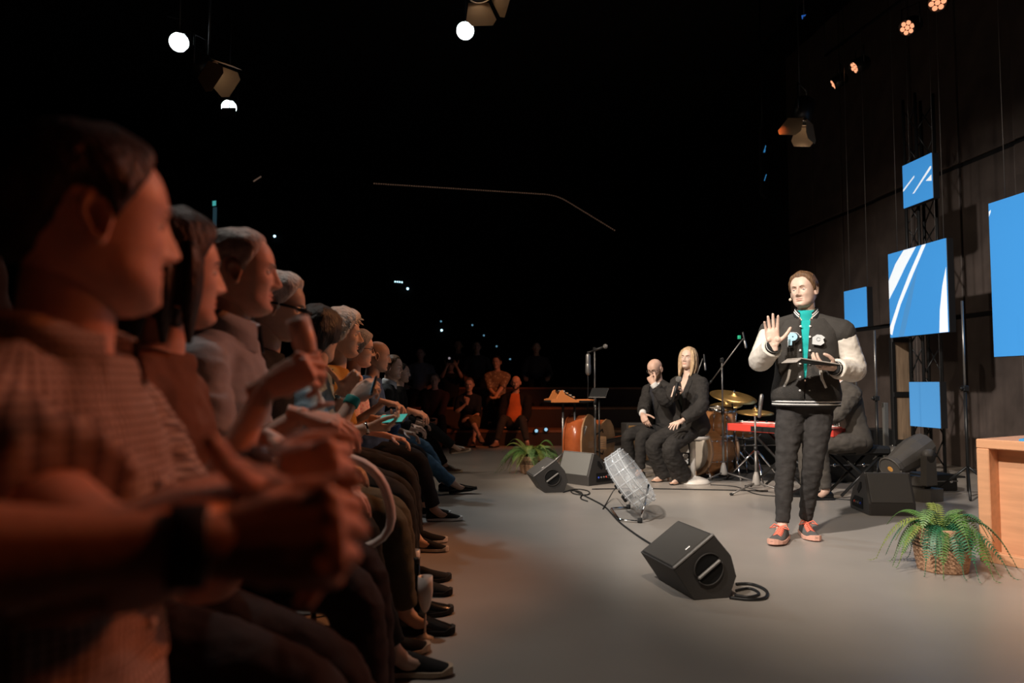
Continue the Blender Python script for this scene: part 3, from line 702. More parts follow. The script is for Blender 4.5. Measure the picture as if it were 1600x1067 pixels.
c1 = [(-.02 + .16, .50), (.22, .68), (.34, .86), (.46, .995)]
screen(8.23, 1.585, 1.0, 'large blue screen with curved white road lines, hung mid-wall', [
    [(.004, .46), (.004, .68), (.14, .86), (.30, .995), (.52, .995), (.34, .82), (.16, .62)],
    [(.004, .05), (.004, .13), (.18, .42), (.38, .70), (.62, .995), (.69, .995), (.46, .70), (.22, .38), (.08, .13), (.04, .03)],
    [(.86, .004), (.996, .004), (.996, .69), (.93, .50), (.88, .25)],
    ('l', (.16, .004), (.26, .004), (.40, .35), (.55, .78), (.40, .55), (.28, .30))])
screen(7.91, 3.06, .5, 'small blue screen hung above the others, with short white dashes', [
    [(.01, .39), (.01, .44), (.42, .66), (.42, .62)], [(.34, .26), (.40, .26), (.99, .66), (.99, .71), (.95, .71)], [(.80, .43), (.99, .38), (.99, .52)]])
screen(9.2, 1.76, .5, 'small plain blue screen hung over the tops of the thin pole stands', [])
screen(7.91, .565, .5, 'small plain blue screen hung low above the moving head light', [], blue2)
screen(6.61, 1.30, 1.5, 'biggest blue screen, plain with a tiny white corner mark', [[(.004, .915), (.004, .945), (.02, .955), (.02, .94)]], blue)

# ---- truss towers behind the screens
def truss(loc, h, label, w=.22):
    t = thing('truss_tower', label, 'truss', loc, TH)
    for i, (a, b_) in enumerate(((-1, -1), (1, -1), (1, 1), (-1, 1))):
        b = MB(); b.tube([(a * w / 2, b_ * w / 2, .02), (a * w / 2, b_ * w / 2, h)], .018, 10); b.build('chord', BLACKM, t)
    b = MB(); n = int(h / .35)
    for i in range(n):
        z = .1 + i * .35
        for (p, q) in (((-1, -1), (1, -1)), ((1, -1), (1, 1)), ((1, 1), (-1, 1)), ((-1, 1), (-1, -1))):
            p, q = (p, q) if i % 2 else (q, p)
            b.tube([(p[0] * w / 2, p[1] * w / 2, z), (q[0] * w / 2, q[1] * w / 2, z + .33)], .008, 6)
    tag(b.build('braces', BLACKM, t), kind='stuff'); b = MB(); b.box((0, 0, .01), (.5, .5, .02)); b.build('base_plate', BLACKM, t)
    return t
truss(SW(5.62, 7.95), 4.4, 'black lattice truss tower holding the small and mid screens')
truss(SW(5.62, 5.9), 4.2, 'black lattice truss tower holding the biggest screen')
def pole_stand(px, py_top, Y, label, r=.014):
    p = D(px, py_top, Y); t = thing('pole_stand', label, 'stand', (p[0], p[1], 0)); z = p[2]
    b = MB(); b.tube([(0, 0, .05), (0, 0, z * .55)], r, 10); b.build('lower_tube', BLACKM, t)
    b = MB(); b.tube([(0, 0, z * .5), (0, 0, z)], r * .75, 10); b.build('upper_tube', STEEL, t)
    b = MB(); b.box((0, 0, z * .55), (.05, .05, .05)); b.tube([(0, 0, z * .55), (-.06, -.03, z * .55)], .012, 8); b.build('clamp_knob', BLACK, t)
    for a in (0, 2.1, 4.2):
        b = MB(); b.tube([(0, 0, .28), (.32 * math.cos(a), .32 * math.sin(a), .012)], .011, 8); b.build('leg', BLACKM, t)
    return t
pole_stand(1335, 512, 8.4, 'thin black pole stand just behind the person in grey suit')
pole_stand(1366, 516, 7.9, 'thin black pole stand with a round knob, nearer the grey column')
pole_stand(1503, 470, 6.9, 'tall black pole stand beside the moving head light')
b = MB(); p = G(1386, 752); b.box((p[0], p[1], .42), (.045, .045, .84), RW); tag(b.build('column_bar', mat('grey_bar', (.12, .12, .115), .5)), 'short upright grey column bar left of the plywood flat', 'column')
# plywood flat with black frame
p = D(1409, 600, 8.9); t = thing('scenery_flat', 'narrow plywood scenery flat with black cross battens', 'scenery flat', (p[0], p[1], 0), rad(12))
ply = mat('plywood', (.32, .22, .14), .6, var=.25, vscale=6, stretch=(6, 6, .6), bump=.1)
for z0, z1 in ((.03, .32), (.38, .88), (.95, 1.55)):
    b = MB(); b.box((0, 0, (z0 + z1) / 2), (.21, .02, z1 - z0 + .01)); b.build('board', ply, t)
b = MB(); b.box((-.12, 0, .8), (.05, .05, 1.6)); b.build('side_batten', BLACKM, t); b = MB(); b.box((.125, 0, .8), (.05, .05, 1.6)); b.build('side_batten', BLACKM, t)
for z in (.015, .35, .915, 1.57): b = MB(); b.box((0, -.01, z), (.27, .04, .06)); b.build('cross_batten', BLACKM, t)
# clutter of black cases and cables behind the band
for i, (px, py, w_, d_, h_, lab) in enumerate(((1330, 755, .55, .35, .3, 'low black flight case under the keyboard bench'), (1478, 770, .35, .3, .16, 'small black stage box among cables by the pole stand'),
        (1205, 727, .8, .45, .42, 'wide black flight case behind the hi-hat cymbals'), (1275, 731, .6, .45, .62, 'tall black flight case behind the red keyboard'), (1160, 722, .5, .4, .30, 'low black flight case behind the snare drum'), (1385, 738, .4, .35, .5, 'black flight case beside the grey column bar'))):
    p = G(px, py); t = thing('flight_case', lab, 'case', (p[0], p[1] + .25, 0), TH); b = MB(); b.box((0, 0, h_ / 2), (w_, d_, h_), None, .01); b.build('case_body', BLACK, t)
    b = MB(); b.box((0, 0, h_ * .6), (w_ + .006, d_ + .006, .015)); b.build('rim', STEEL, t)
    for s in (-1, 1): b = MB(); b.lathe([(.02, 0), (.02, .006), (.008, .01)], 12, (s * w_ * .3, -d_ / 2, h_ * .6), basis((0, -1, 0))); b.build('latch', CHROME, t)

# ---- floor wedges
grille_m = mat('grille_grey', (.10, .094, .086), .55, bump=.6, bscale=500)
cab_m = mat('cabinet_black', (.048, .044, .041), .6, bump=.25, bscale=260)
hole_m = mat('recess_black', (.004, .004, .004), .9)
def wedge_small(loc, rz, label, axis=.40):
    t = thing('floor_monitor', label, 'speaker', loc, rz, None)
    pr = [(0, 0), (-.105, .150), (.115, .305), (.205, .20), (.232, .10), (.19, .0)]
    b = MB(); R = np.array(((1, 0, 0), (0, 0, 1), (0, 1, 0)), float)
    b.rings([[np.array((x * k + .06 * (1 - k), y, z * k + .1 * (1 - k))) for x, z in pr] for y, k in ((0, .97), (.012, 1), (axis - .012, 1), (axis, .97))], 0, False); b.build('cabinet', cab_m, t)
    a, c = np.array((-.105, 0, .150)), np.array((.115, 0, .305)); u = nrm(c - a); n = np.array((-u[2], 0, u[0])); L = np.linalg.norm(c - a)
    Rg = np.stack((u, (0, 1, 0), n), 1); mid = (a + c) / 2
    b = MB(); b.box(mid + np.array((0, axis / 2, 0)) + n * .004, (L - .02, axis - .05, .012), Rg, .004); g = b.build('grille', grille_m, t)
    b = MB(); b.box(mid + np.array((0, axis * .16, 0)) + n * .011, (.03, .012, .003), Rg, .001); b.build('logo', mat('logo_silver', (.55, .55, .55), .3, .8), g)
    b = MB(); b.box(mid + np.array((0, .006, 0)) + n * .006, (L - .005, .016, .012), Rg, .003); b.build('trim_strip', mat('trim_grey', (.22, .21, .20), .4), t)
    cc = np.array((.075, -.003, .145)); u2 = nrm(np.array((.22, 0, .155)))
    Rp = np.stack((u2, np.cross((0, -1, 0), u2), (0, -1, 0)), 1)
    for s in (-1, 1):
        pl = [(.072 * math.cos(q), s * (.012 + .060 * math.sin(q))) for q in np.linspace(0, PI, 14)]
        b = MB(); b.prism(pl, -.002, .0045, cc, Rp); b.build('handle_recess', hole_m, t)
        b = MB(); b.tube([cc + Rp @ np.array((.074 * math.cos(q), s * (.012 + .062 * math.sin(q)), .006)) for q in np.linspace(0, PI, 14)], .004, 6); b.build('recess_rim', cab_m, t)
    b = MB(); b.box(cc + Rp @ np.array((0, 0, .010)), (.145, .016, .016), Rp, .005); b.build('handle_bar', mat('trim_grey', (.22, .21, .20), .4), t)
    return t
p = G(1085, 938); wedge_small((p[0], p[1], 0), rad(14), 'black floor monitor alone on the open floor, cable curled beside it')
p = G(851, 770); wedge_small((p[0], p[1], 0), rad(10), 'black floor monitor with round side handle, beside the far fern')
def wedge_big(loc, rz, label, w=.44, light=False):
    """profile in local y (front = -y) and z, width along x"""
    t = thing('floor_monitor', label, 'speaker', loc, rz)
    pr = [(0, 0), (0, .095), (.085, .325), (.125, .325), (.33, .17), (.40, .06), (.39, 0)]
    b = MB(); b.rings([[(x, y * k + .16 * (1 - k), z * k + .12 * (1 - k)) for y, z in pr] for x, k in ((-w / 2, .97), (-w / 2 + .012, 1), (w / 2 - .012, 1), (w / 2, .97))], 0, False); b.build('cabinet', cab_m, t)
    a, c = np.array((0, 0., .095)), np.array((0, .085, .325)); u = nrm(c - a); n = np.array((0, -u[2], u[1])); Rg = np.stack(((1, 0, 0), u, n), 1)
    b = MB(); b.box((a + c) / 2 + n * .004, (w - .04, .235, .010), Rg, .004); b.build('grille', mat('grille_light', (.20, .20, .19), .5, bump=.5, bscale=500) if light else grille_m, t)
    b = MB(); b.box(c + n * .002 + np.array((0, .008, -.004)), (w - .01, .012, .012), Rg, .003); b.build('trim_strip', mat('trim_grey', (.22, .21, .20), .4), t)
    for s in (-1, 1):
        x = s * (w / 2 + .001); Rp = np.stack(((0, 1, 0), (0, 0, 1), (s, 0, 0)), 1) if s > 0 else np.stack(((0, 1, 0), (0, 0, 1), (1, 0, 0)), 1)
        b = MB(); b.prism([(.14, .20), (.20, .15), (.225, .175), (.165, .245), (.14, .245)], -.003, .003, (x, 0, 0), Rp); b.build('handle_slot', hole_m, t)
        b = MB(); b.prism([(.12, .03), (.34, .03), (.345, .07), (.28, .12), (.12, .12)], -.003, .003, (x, 0, 0), Rp); bay = b.build('connector_bay', hole_m, t)
        for k in range(4): b = MB(); b.lathe([(.010, 0), (.010, .012), (.006, .014)], 10, (x, .15 + .04 * k, .075), basis((s, 0, 0))); b.build('socket', [mat('socket_blue', (.05, .1, .6), .4), STEEL, STEEL, mat('socket_red', (.7, .08, .05), .4)][k], bay)
    return t
p = G(905, 758); wedge_big((p[0] - .06, p[1] + .08, 0), rad(-48), 'grey-fronted floor monitor with triangular handle, between fern and clear drum', light=True)
p = G(1395, 806); wedge_big((p[0], p[1], 0), rad(-4), 'black floor monitor with side connectors, in front of moving head light', w=.36)

# ---- moving head light
p = G(1437, 782); t = thing('moving_head_light', 'dark moving head stage light on the floor, amber lens', 'stage light', (p[0], p[1] + .12, 0), rad(-66))
mh = mat('fixture_dark', (.085, .076, .066), .5, bump=.1, bscale=80)
b = MB(); b.prism([(-.21, -.13), (.21, -.13), (.24, -.08), (.24, .08), (.21, .13), (-.21, .13), (-.24, .08), (-.24, -.08)], .0, .11); b.build('base', mh, t)
b = MB(); b.box((0, 0, .16), (.34, .12, .1), None, .02); b.build('yoke_base', mh, t)
for s in (-1, 1):
    b = MB(); b.rings([[(s * .17 - .03, -.07, .14), (s * .17 + .03, -.07, .14), (s * .17 + .03, .07, .14), (s * .17 - .03, .07, .14)], [(s * .17 - .03, -.06, .40), (s * .17 + .03, -.06, .40), (s * .17 + .03, .06, .40), (s * .17 - .03, .06, .40)]], 0, False)
    b.lathe([(.06, -.03), (.06, .03)], 18, (s * .17, 0, .40), basis((1, 0, 0))); b.build('yoke_arm', mh, t)
hd = nrm(np.array((0, -.90, -.40))); Rm = basis(hd); c0 = np.array((0, 0, .40))
b = MB(); b.lathe([(.07, -.22), (.12, -.19), (.135, -.05), (.13, .05), (.105, .20), (.10, .24), (.108, .25), (.108, .30)], 12, c0, Rm, 0, False); b.build('head', mh, t)
b = MB(); b.lathe([(.095, .285), (.05, .297), (.01, .302)], 20, c0, Rm); b.build('lens', mat('lens_amber', (.55, .25, .05), .1, coat=1, emit=.25), t)
b = MB(); b.tube([c0 + Rm @ np.array((.108 * math.cos(a), .108 * math.sin(a), .30)) for a in np.linspace(0, 2 * PI, 24)], .008, 6); b.build('lens_rim', mh, t)

# ---- desk
DK = G(1531, 876); da = nrm((.52, -.85, 0)); Rd = np.stack((da, np.array((-da[1], da[0], 0)) , (0, 0, 1)), 1)  # y axis points behind
t = thing('desk', 'orange wooden desk with a recessed front panel, beside the near fern', 'desk', (DK[0], DK[1], 0), math.atan2(da[1], da[0]))
wood = mat('desk_wood', (.68, .35, .19), .5, var=.10, vscale=5, stretch=(.6, 6, 6), bump=.05)
zt = .715
b = MB(); b.box((.9, .36, zt - .0275), (1.8, .72, .055), None, .005); b.build('top', wood, t)
b = MB(); b.box((.035, .36, (zt - .055) / 2), (.07, .72, zt - .055), None, .005); b.build('side_panel', wood, t)
b = MB(); b.box((1.765, .36, (zt - .055) / 2), (.07, .72, zt - .055), None, .005); b.build('side_panel', wood, t)
b = MB(); b.box((.9, .12, (zt - .055) / 2), (1.66, .03, zt - .055), None, .003); b.build('front_panel', wood, t)
b = MB(); b.box((.9, .03, .03), (1.66, .06, .06), None, .003); b.build('plinth', wood, t)
def paper(x, y, w_, d_, h, rz, m, lab, z0):
    q = np.array((DK[0], DK[1], 0)) + Rz(math.atan2(da[1], da[0])) @ np.array((x, y, z0)); tt = thing('card', lab, 'card', q, rz + math.atan2(da[1], da[0]))
    b = MB(); b.box((0, 0, h / 2), (w_, d_, h), None, .001); b.build('card_sheet', m, tt); b = MB(); b.box((0, 0, h + .0006), (w_ * .9, d_ * .85, .0008), None, .0002); b.build('print', m, tt)
paper(.30, .16, .20, .26, .012, .2, mat('paper_blue', (.05, .35, .75), .5), 'bright blue cue card on the orange desk', zt)
paper(.36, .14, .12, .20, .012, .1, mat('paper_red', (.80, .25, .2), .5), 'coral red card lying on the blue card', zt + .0135)
paper(.42, .20, .24, .28, .02, -.15, mat('paper_pale', (.55, .72, .9), .5), 'pale blue booklet on top of the cards', zt + .027)

# ---- ferns
def fern(loc, label, R0, n, h0, seed, pot, cols):
    t = thing('potted_fern', label, 'plant', loc); rn = random.Random(seed)
    pm = mat('basket', (.60, .35, .21), .75, bump=.8, bscale=60, var=.25, vscale=30, stretch=(1, 1, 5)); dk = mat('basket_stripe', (.03, .02, .015), .8)
    pr, phh = pot; prof = []
    for i in range(25):
        z = phh * i / 24; prof.append((pr * (.86 + .14 * math.sin(i / 24 * 2.2)) + (.003 if i % 2 else 0), z))
    b = MB(); b.lathe(prof + [(pr * .88, phh), (pr * .85, phh * .9)], 28); b.build('basket', pm, t)
    for z in (.58, .66, .74): b = MB(); b.tube([((pr + .004) * math.cos(a), (pr + .004) * math.sin(a), phh * z) for a in np.linspace(0, 2 * PI, 36)], .0035, 5); b.build('basket_band', dk, t)
    b = MB(); b.lathe([(pr * .86, phh * .86), (pr * .5, phh * .93), (.01, phh * .94)], 18); b.build('soil', mat('soil', (.03, .02, .015), .95), t)
    for k in range(n):
        a = 2 * PI * k / n + rn.uniform(-.25, .25); L = R0 * rn.uniform(.75, 1.15); rise = h0 * rn.uniform(.7, 1.4); droop = rn.uniform(.9, 1.5)
        if k % 4 == 0: rise *= 1.35; droop *= .7; L *= .9
        d = np.array((math.cos(a), math.sin(a), 0)); sd = np.array((-d[1], d[0], 0)); b = MB(); pts = []
        for q in np.linspace(0, 1, 16):
            p_ = np.array((0, 0, phh * .92)) + d * (.02 + L * q) + np.array((0, 0, rise * math.sin(min(q * 1.25, 1.7)) * 1.0 - droop * (phh + rise * .6) * q ** 2.4)); p_[2] = max(p_[2], .012); pts.append(p_)
        b.tube(pts, list(np.linspace(.0028, .0008, 16)), 5, m=0); q2, _ = resample(pts, 30); tw = rn.uniform(-.3, .3)
        for i in range(2, 29):
            q = i / 29; p_ = q2[i]; tg = nrm(q2[i + 1] - q2[i - 1]); nn = nrm(np.cross(tg, sd)); s2 = nrm(sd * math.cos(tw) + nn * math.sin(tw)); nn = np.cross(s2, tg)
            ll = .058 * math.sin(min(q * 1.15 + .12, 1.) * PI) ** .7 * (R0 / .42) + .003; ww = .0064 * (R0 / .42)
            for s in (1, -1):
                o_ = s2 * s; fw = tg * .30; tip = p_ + (o_ + fw) * ll - np.array((0, 0, 1)) * ll * .22; md = p_ + (o_ + fw) * ll * .5 + nn * .003
                b.add([p_ - tg * ww * .6, md - tg * ww, tip, md + tg * ww, p_ + tg * ww * .6], [(0, 1, 3, 4), (1, 2, 3)], 0, True)
        b.build('frond', cols[rn.randrange(len(cols))], t)
    return t
greens = [mat('leaf_' + n, c, .45, var=.25, vscale=40) for n, c in (('mid', (.10, .22, .05)), ('dark', (.03, .15, .07)), ('yellow', (.22, .27, .06)), ('light', (.15, .27, .09)))]
p = G(1496, 900); fern((p[0], p[1] + .14, 0), 'near fern with long arching fronds in a woven basket pot', .32, 34, .18, 4, (.145, .24), greens)
p = G(832, 742); fern((p[0], p[1] + .2, 0), 'far bushy green fern behind the floor monitors', .42, 34, .28, 9, (.15, .2), greens[:1] + greens[2:])
# ------------------------------------------------------------------ band equipment
drumw = mat('drum_maple', (.58, .27, .11), .28, coat=.5, var=.18, vscale=5, stretch=(1, 1, 6))
headm = mat('drum_head', (.72, .66, .58), .5); hoopm = mat('hoop_wood', (.66, .42, .26), .4)
brass = mat('cymbal_brass', (.72, .46, .17), .3, .9, bump=.15, bscale=60); dkst = mat('hardware_dark', (.10, .10, .10), .3, .9)
def drum(name, label, c, ax, r, L, lugs=8, hoop=CHROME):
    t = thing(name, label, 'drum', (c[0], c[1], 0)); o = np.array((0, 0, c[2])); R = basis(ax)
    b = MB(); b.lathe([(r, -L / 2 + .01), (r, L / 2 - .01)], 40, o, R); b.build('shell', drumw, t)
    for s in (-1, 1):
        b = MB(); b.lathe([(r + .008, s * (L / 2 - .025)), (r + .010, s * (L / 2 - .012)), (r + .008, s * (L / 2 + .012)), (r - .004, s * (L / 2 + .012)), (r - .006, s * (L / 2 + .002))], 40, o, R); b.build('hoop', hoop, t)
        b = MB(); b.lathe([(r - .004, s * (L / 2 + .001)), (r * .5, s * (L / 2 + .004)), (.004, s * (L / 2 + .004))], 40, o, R); b.build('drum_head', headm, t)
    for k in range(lugs):
        a = 2 * PI * (k + .5) / lugs; d = R @ np.array((math.cos(a), math.sin(a), 0))
        b = MB()
        for s in (-1, 1): b.ball(o + d * (r + .010) + R @ np.array((0, 0, s * L * .28)), .014, 8)
        b.tube([o + d * (r + .014) + R @ np.array((0, 0, -L / 2)), o + d * (r + .014) + R @ np.array((0, 0, L / 2))], .004, 6); b.build('lug', CHROME, t)
    return t
c = D(1104, 700, 8.5); bd = drum('bass_drum', 'maple bass drum lying on its side behind the white stool', (c[0], c[1], .295), (-.86, -.5, .02), .285, .42, 8, hoopm)
for s in (-1, 1): b = MB(); b.tube([np.array((-.13, -.08, .12)) + np.array((.12 * s * .5, -.24 * s, 0)), np.array((-.17, -.10, .012)) + np.array((.18 * s * .5, -.36 * s, 0))], .01, 8); b.build('spur', CHROME, bd)
c = D(1126, 659, 8.45); ft = drum('floor_tom', 'maple tom drum standing above the bass drum', (c[0], c[1], c[2]), (.05, -.1, 1), .165, .30)
for a in (.6, 2.7, 4.8): b = MB(); b.tube([(.18 * math.cos(a), .18 * math.sin(a), c[2] + .08), (.18 * math.cos(a), .18 * math.sin(a), .02)], .008, 8); b.build('leg', CHROME, ft)
c = D(1163, 672, 8.9); sn = drum('snare_drum', 'shallow maple snare drum behind the red keyboard', (c[0], c[1], c[2]), (0, -.15, 1), .17, .14)
b = MB(); b.tube([(0, 0, c[2] - .07), (0, 0, .15)], .012, 8)
b.build('stand_tube', CHROME, sn)
for a in (.3, 2.4, 4.5): b = MB(); b.tube([(0, 0, .25), (.25 * math.cos(a), .25 * math.sin(a), .012)], .009, 8); b.build('leg', CHROME, sn)
def cymbal(label, c, r, ax, c2=False):
    t = thing('cymbal', label, 'cymbal', (c[0], c[1], 0)); R = basis(ax); o = np.array((0, 0, c[2]))
    b = MB(); b.lathe([(.006, .022), (r * .12, .02), (r * .17, .006), (r * .3, .0), (r * .7, -.012), (r, -.024), (r, -.026), (r * .7, -.015), (r * .17, .003), (.006, .018)], 48, o, R, cap=False); b.build('cymbal_disc', brass, t)
    if c2: b = MB(); b.lathe([(.006, -.06), (r * .17, -.05), (r * .3, -.045), (r, -.03), (r, -.032), (r * .3, -.048), (.006, -.065)], 48, o, R, cap=False); b.build('cymbal_disc', brass, t)
    b = MB(); b.tube([o + R @ np.array((0, 0, .06)), o - R @ np.array((0, 0, .1)), (0, 0, o[2] - .22), (0, 0, .3), (0, 0, .1)], [.004, .008, .010, .013, .013], 8); b.build('stand_tube', dkst, t)
    b = MB(); b.lathe([(.014, 0), (.014, .02), (.008, .03)], 10, o + R @ np.array((0, 0, .022)), R); b.build('wing_nut', CHROME, t)
    for a in (.4, 2.5, 4.6): b = MB(); b.tube([(0, 0, .35), (.33 * math.cos(a), .33 * math.sin(a), .012)], .010, 8); b.build('leg', CHROME, t)
    return t
cymbal('largest brass cymbal, tilted above the tom drum', D(1146, 617, 8.35), .26, (.10, -.30, 1))
cymbal('lower brass cymbal half hidden under the largest cymbal', D(1133, 631, 8.8), .20, (-.15, -.2, 1))
cymbal('pair of brass hi-hat cymbals above the red keyboard', D(1180, 641, 7.9), .19, (.0, -.12, 1), True)
# kick pedal
p = G(1108, 752); t = thing('kick_pedal', 'silver bass drum pedal beside the white stool base', 'pedal', (p[0] + .05, p[1] + .35, 0), rad(35))
b = MB(); b.box((0, 0, .06), (.09, .32, .014), Rx(.25), .004); b.build('footboard', CHROME, t); b = MB(); b.box((0, 0, .010), (.10, .34, .016)); b.build('base', BLACKM, t)
for s in (-1, 1): b = MB(); b.tube([(s * .06, .14, .02), (s * .06, .15, .24)], .010, 8); b.build('post', CHROME, t)
b = MB(); b.tube([(-.06, .15, .23), (.06, .15, .23)], .007, 8); b.tube([(0, .15, .23), (0, .11, .42)], .005, 8); b.ball((0, .10, .43), (.025, .04, .025)); b.build('beater', CHROME, t)
# microphone stands
def mic_stand(label, base, z, boom=None, mic=None, tall=True, green=None, mname='boom'):
    t = thing('microphone_stand', label, 'microphone stand', (base[0], base[1], 0)); sm = mat('stand_grey', (.20, .19, .18), .4, .6)
    b = MB(); b.tube([(0, 0, .09), (0, 0, z * .58)], .013, 10); b.build('lower_tube', sm, t); b = MB(); b.tube([(0, 0, z * .55), (0, 0, z)], .009, 10); b.build('upper_tube', sm, t)
    b = MB(); b.lathe([(.017, z * .55), (.020, z * .57), (.017, z * .61)], 12); b.build('collar', BLACK, t)
    b = MB(); b.lathe([(.036, .07), (.04, .09), (.028, .16), (.014, .20)], 14); b.build('leg_hub', mat('hub_grey', (.30, .28, .26), .5), t)
    for a in (-2.6, -.5, 1.55):
        b = MB(); e_ = np.array((.34 * math.cos(a), .34 * math.sin(a), .015)); b.tube([(0, 0, .10), e_], .009, 8); l = b.build('leg', sm, t); b = MB(); b.tube([e_ * .95, e_ * 1.04], .012, 8); b.build('rubber_foot', RUBBER, l)
    if boom is not None:
        q = [np.asarray(x, float) - np.array((base[0], base[1], 0)) for x in boom]; b = MB(); b.tube(q, .007, 8); b.build('boom_arm', sm, t)
        b = MB(); b.box((0, 0, z), (.035, .035, .05)); b.build('boom_clamp', BLACK, t)
        b = MB(); b.tube([q[0], q[0] + (q[1] - q[0]) * .08], .013, 8); b.build('counterweight', BLACK, t)
    return t
def microphone(label, a, b_, r=.012, kind='stick', col=None):
    a, b_ = np.asarray(a, float), np.asarray(b_, float); t = thing('microphone', label, 'microphone', a); d = b_ - a
    m = MB()
    if kind == 'stick': m.tube([(0, 0, 0), d * .75], [r * .75, r], 12); m.build('microphone_body', col or BLACK, t); m = MB(); m.ball(d * .88, r * 1.75, 14); m.build('microphone_grille', mat('mic_grille', (.25, .24, .23), .45, .7, bump=.7, bscale=700), t)
    else: m.tube([(0, 0, 0), d], r, 12, round_end=True); m.build('microphone_body', col or BLACK, t); m = MB(); m.tube([d * .55, d * .97], r * 1.12, 12, round_end=True); m.build('microphone_grille', STEEL, t)
    return t
base = G(1131, 752); bm0, bm1 = D(1108, 600, 8.05), D(1161, 529, 7.75); jn = D(1136, 563, 8.0)
mic_stand('grey boom microphone stand in front of the tom drum', base, jn[2], (lerp(bm0, bm1, 0), bm1)); microphone('thin pencil microphone with green tape on the long boom arm', bm1 + A(.0, 0, .06), bm1 + A(.02, -.03, -.10), .011, 'pencil')
b = MB(); b.box(D(1155, 527, 7.75), (.03, .03, .04), None, .004); tag(b.build('cable_clip', mat('tape_green', (.02, .45, .25), .5)), 'small green clip at the boom arm tip', 'clip')
base = G(1182, 770); jn = D(1183, 650, 7.2); mic_stand('shorter grey microphone stand with tripod legs between the cable loops and the red keyboard', base, jn[2]); q = D(1190, 618, 7.2); microphone('slim condenser microphone upright near the hi-hat', jn + A(0.02, 0, .0), q, .018, 'pencil', STEEL)
base = D(1091, 700, 9.3); mic_stand('black microphone stand behind the person on the white stool', (base[0], base[1], 0), D(1091, 590, 9.3)[2], (D(1084, 600, 9.3), D(1098, 560, 9.2))); q = D(1100, 557, 9.2); microphone('small microphone hanging above the person on the white stool', q + A(0, 0, .02), q + A(.01, -.02, -.17), .012, 'pencil')
base = D(930, 700, 8.75); mic_stand('tall black microphone stand behind the double bass', (base[0], base[1], 0), D(932, 546, 8.75)[2], (D(918, 551, 8.75), D(940, 543, 8.6))); microphone('vocal microphone with a ball grille on the tall stand', D(924, 549, 8.62), D(949, 540, 8.5), .016)
q = D(919, 556, 8.7); microphone('large hanging studio microphone beside the vocal microphone', q, q + A(0, 0, -.20), .03, 'pencil', STEEL); b = MB(); b.tube([D(918, 551, 8.75), D(919, 600, 8.75), D(917, 712, 8.75)], .007, 8); tag(b.build('stand_pole', BLACKM), 'thin black pole rising beside the double bass', 'pole')
# music stand
c = D(936, 613, 8.4); t = thing('music_stand', 'small black music stand with a blue-lit desk edge', 'music stand', (c[0], c[1], 0), rad(-25))
b = MB(); b.box((0, 0, c[2]), (.20, .012, .15), Rx(-.9) @ Ry(.0), .003); b.build('desk_plate', BLACKM, t); b = MB(); b.box((0, -.06, c[2] - .055), (.20, .04, .01)); b.build('ledge', STEEL, t)
b = MB(); b.tube([(0, 0, .02), (0, 0, c[2] - .02)], .009, 8); b.build('pole', BLACKM, t)
for a in (.5, 2.6, 4.7): b = MB(); b.tube([(0, 0, .12), (.22 * math.cos(a), .22 * math.sin(a), .01)], .007, 6); b.build('leg', BLACKM, t)
# orange synthesizer on its stand
c = D(890, 624, 8.55); t = thing('synthesizer', 'orange desktop synthesizer on a stand, with a raised knob panel', 'synthesizer', (c[0], c[1], 0), rad(12)); z = c[2]
om = mat('synth_orange', (.72, .24, .07), .45)
pr = [(-.26, -.03), (-.26, .0), (-.20, .015), (-.155, .10), (-.13, .11), (-.10, .06), (.02, .0), (.26, -.012), (.26, -.03)]
for y in (-.16, .16):
    b = MB(); b.prism(pr[:7] + [(.06, -.005), (.06, -.03)], -.012, .012, (0, y, z), Rx(PI / 2)); b.build('side_cheek', om, t)
b = MB(); b.box((-.02, 0, z - .02), (.5, .30, .02)); b.build('chassis', BLACK, t); b = MB(); b.box((.14, 0, z - .008), (.24, .29, .015)); b.build('keybed', om, t)
b = MB(); b.box((-.045, 0, z + .045), (.20, .29, .012), Ry(rad(30)), .002); kp = b.build('control_panel', BLACK, t)
for i in range(4):
    for j in range(7):
        o_ = np.array((-.045, 0, z + .045)) + Ry(rad(30)) @ np.array((-.07 + .045 * i, -.12 + .04 * j, .012)); b = MB(); b.lathe([(.009, -.006), (.008, .012)], 8, o_, Ry(rad(30))); b.build('knob', [mat('knob_grey', (.35, .33, .3), .4), mat('knob_orange', (.6, .25, .1), .4)][(i + j) % 2], kp)
t2 = thing('keyboard_stand', 'grey tripod stand carrying the orange synthesizer', 'stand', (c[0], c[1], 0), rad(12))
for x in (-.08, .06): b = MB(); b.tube([(x, 0, .02), (x, 0, z - .03)], .014, 10); b.build('post', STEEL, t2)
for s, x in ((-1, .10), (1, .20)): b = MB(); b.tube([(x - .10, s * .12, .015), (x + .06, s * .12, z - .30)], .011, 8); b.build('leg', STEEL, t2)
for s in (-1, 1): b = MB(); b.tube([(-.08, 0, .25), (-.30, s * .15, .015)], .010, 8); b.build('leg', STEEL, t2)
b = MB(); b.box((0, 0, z - .035), (.4, .08, .02)); b.build('tray', BLACKM, t2)
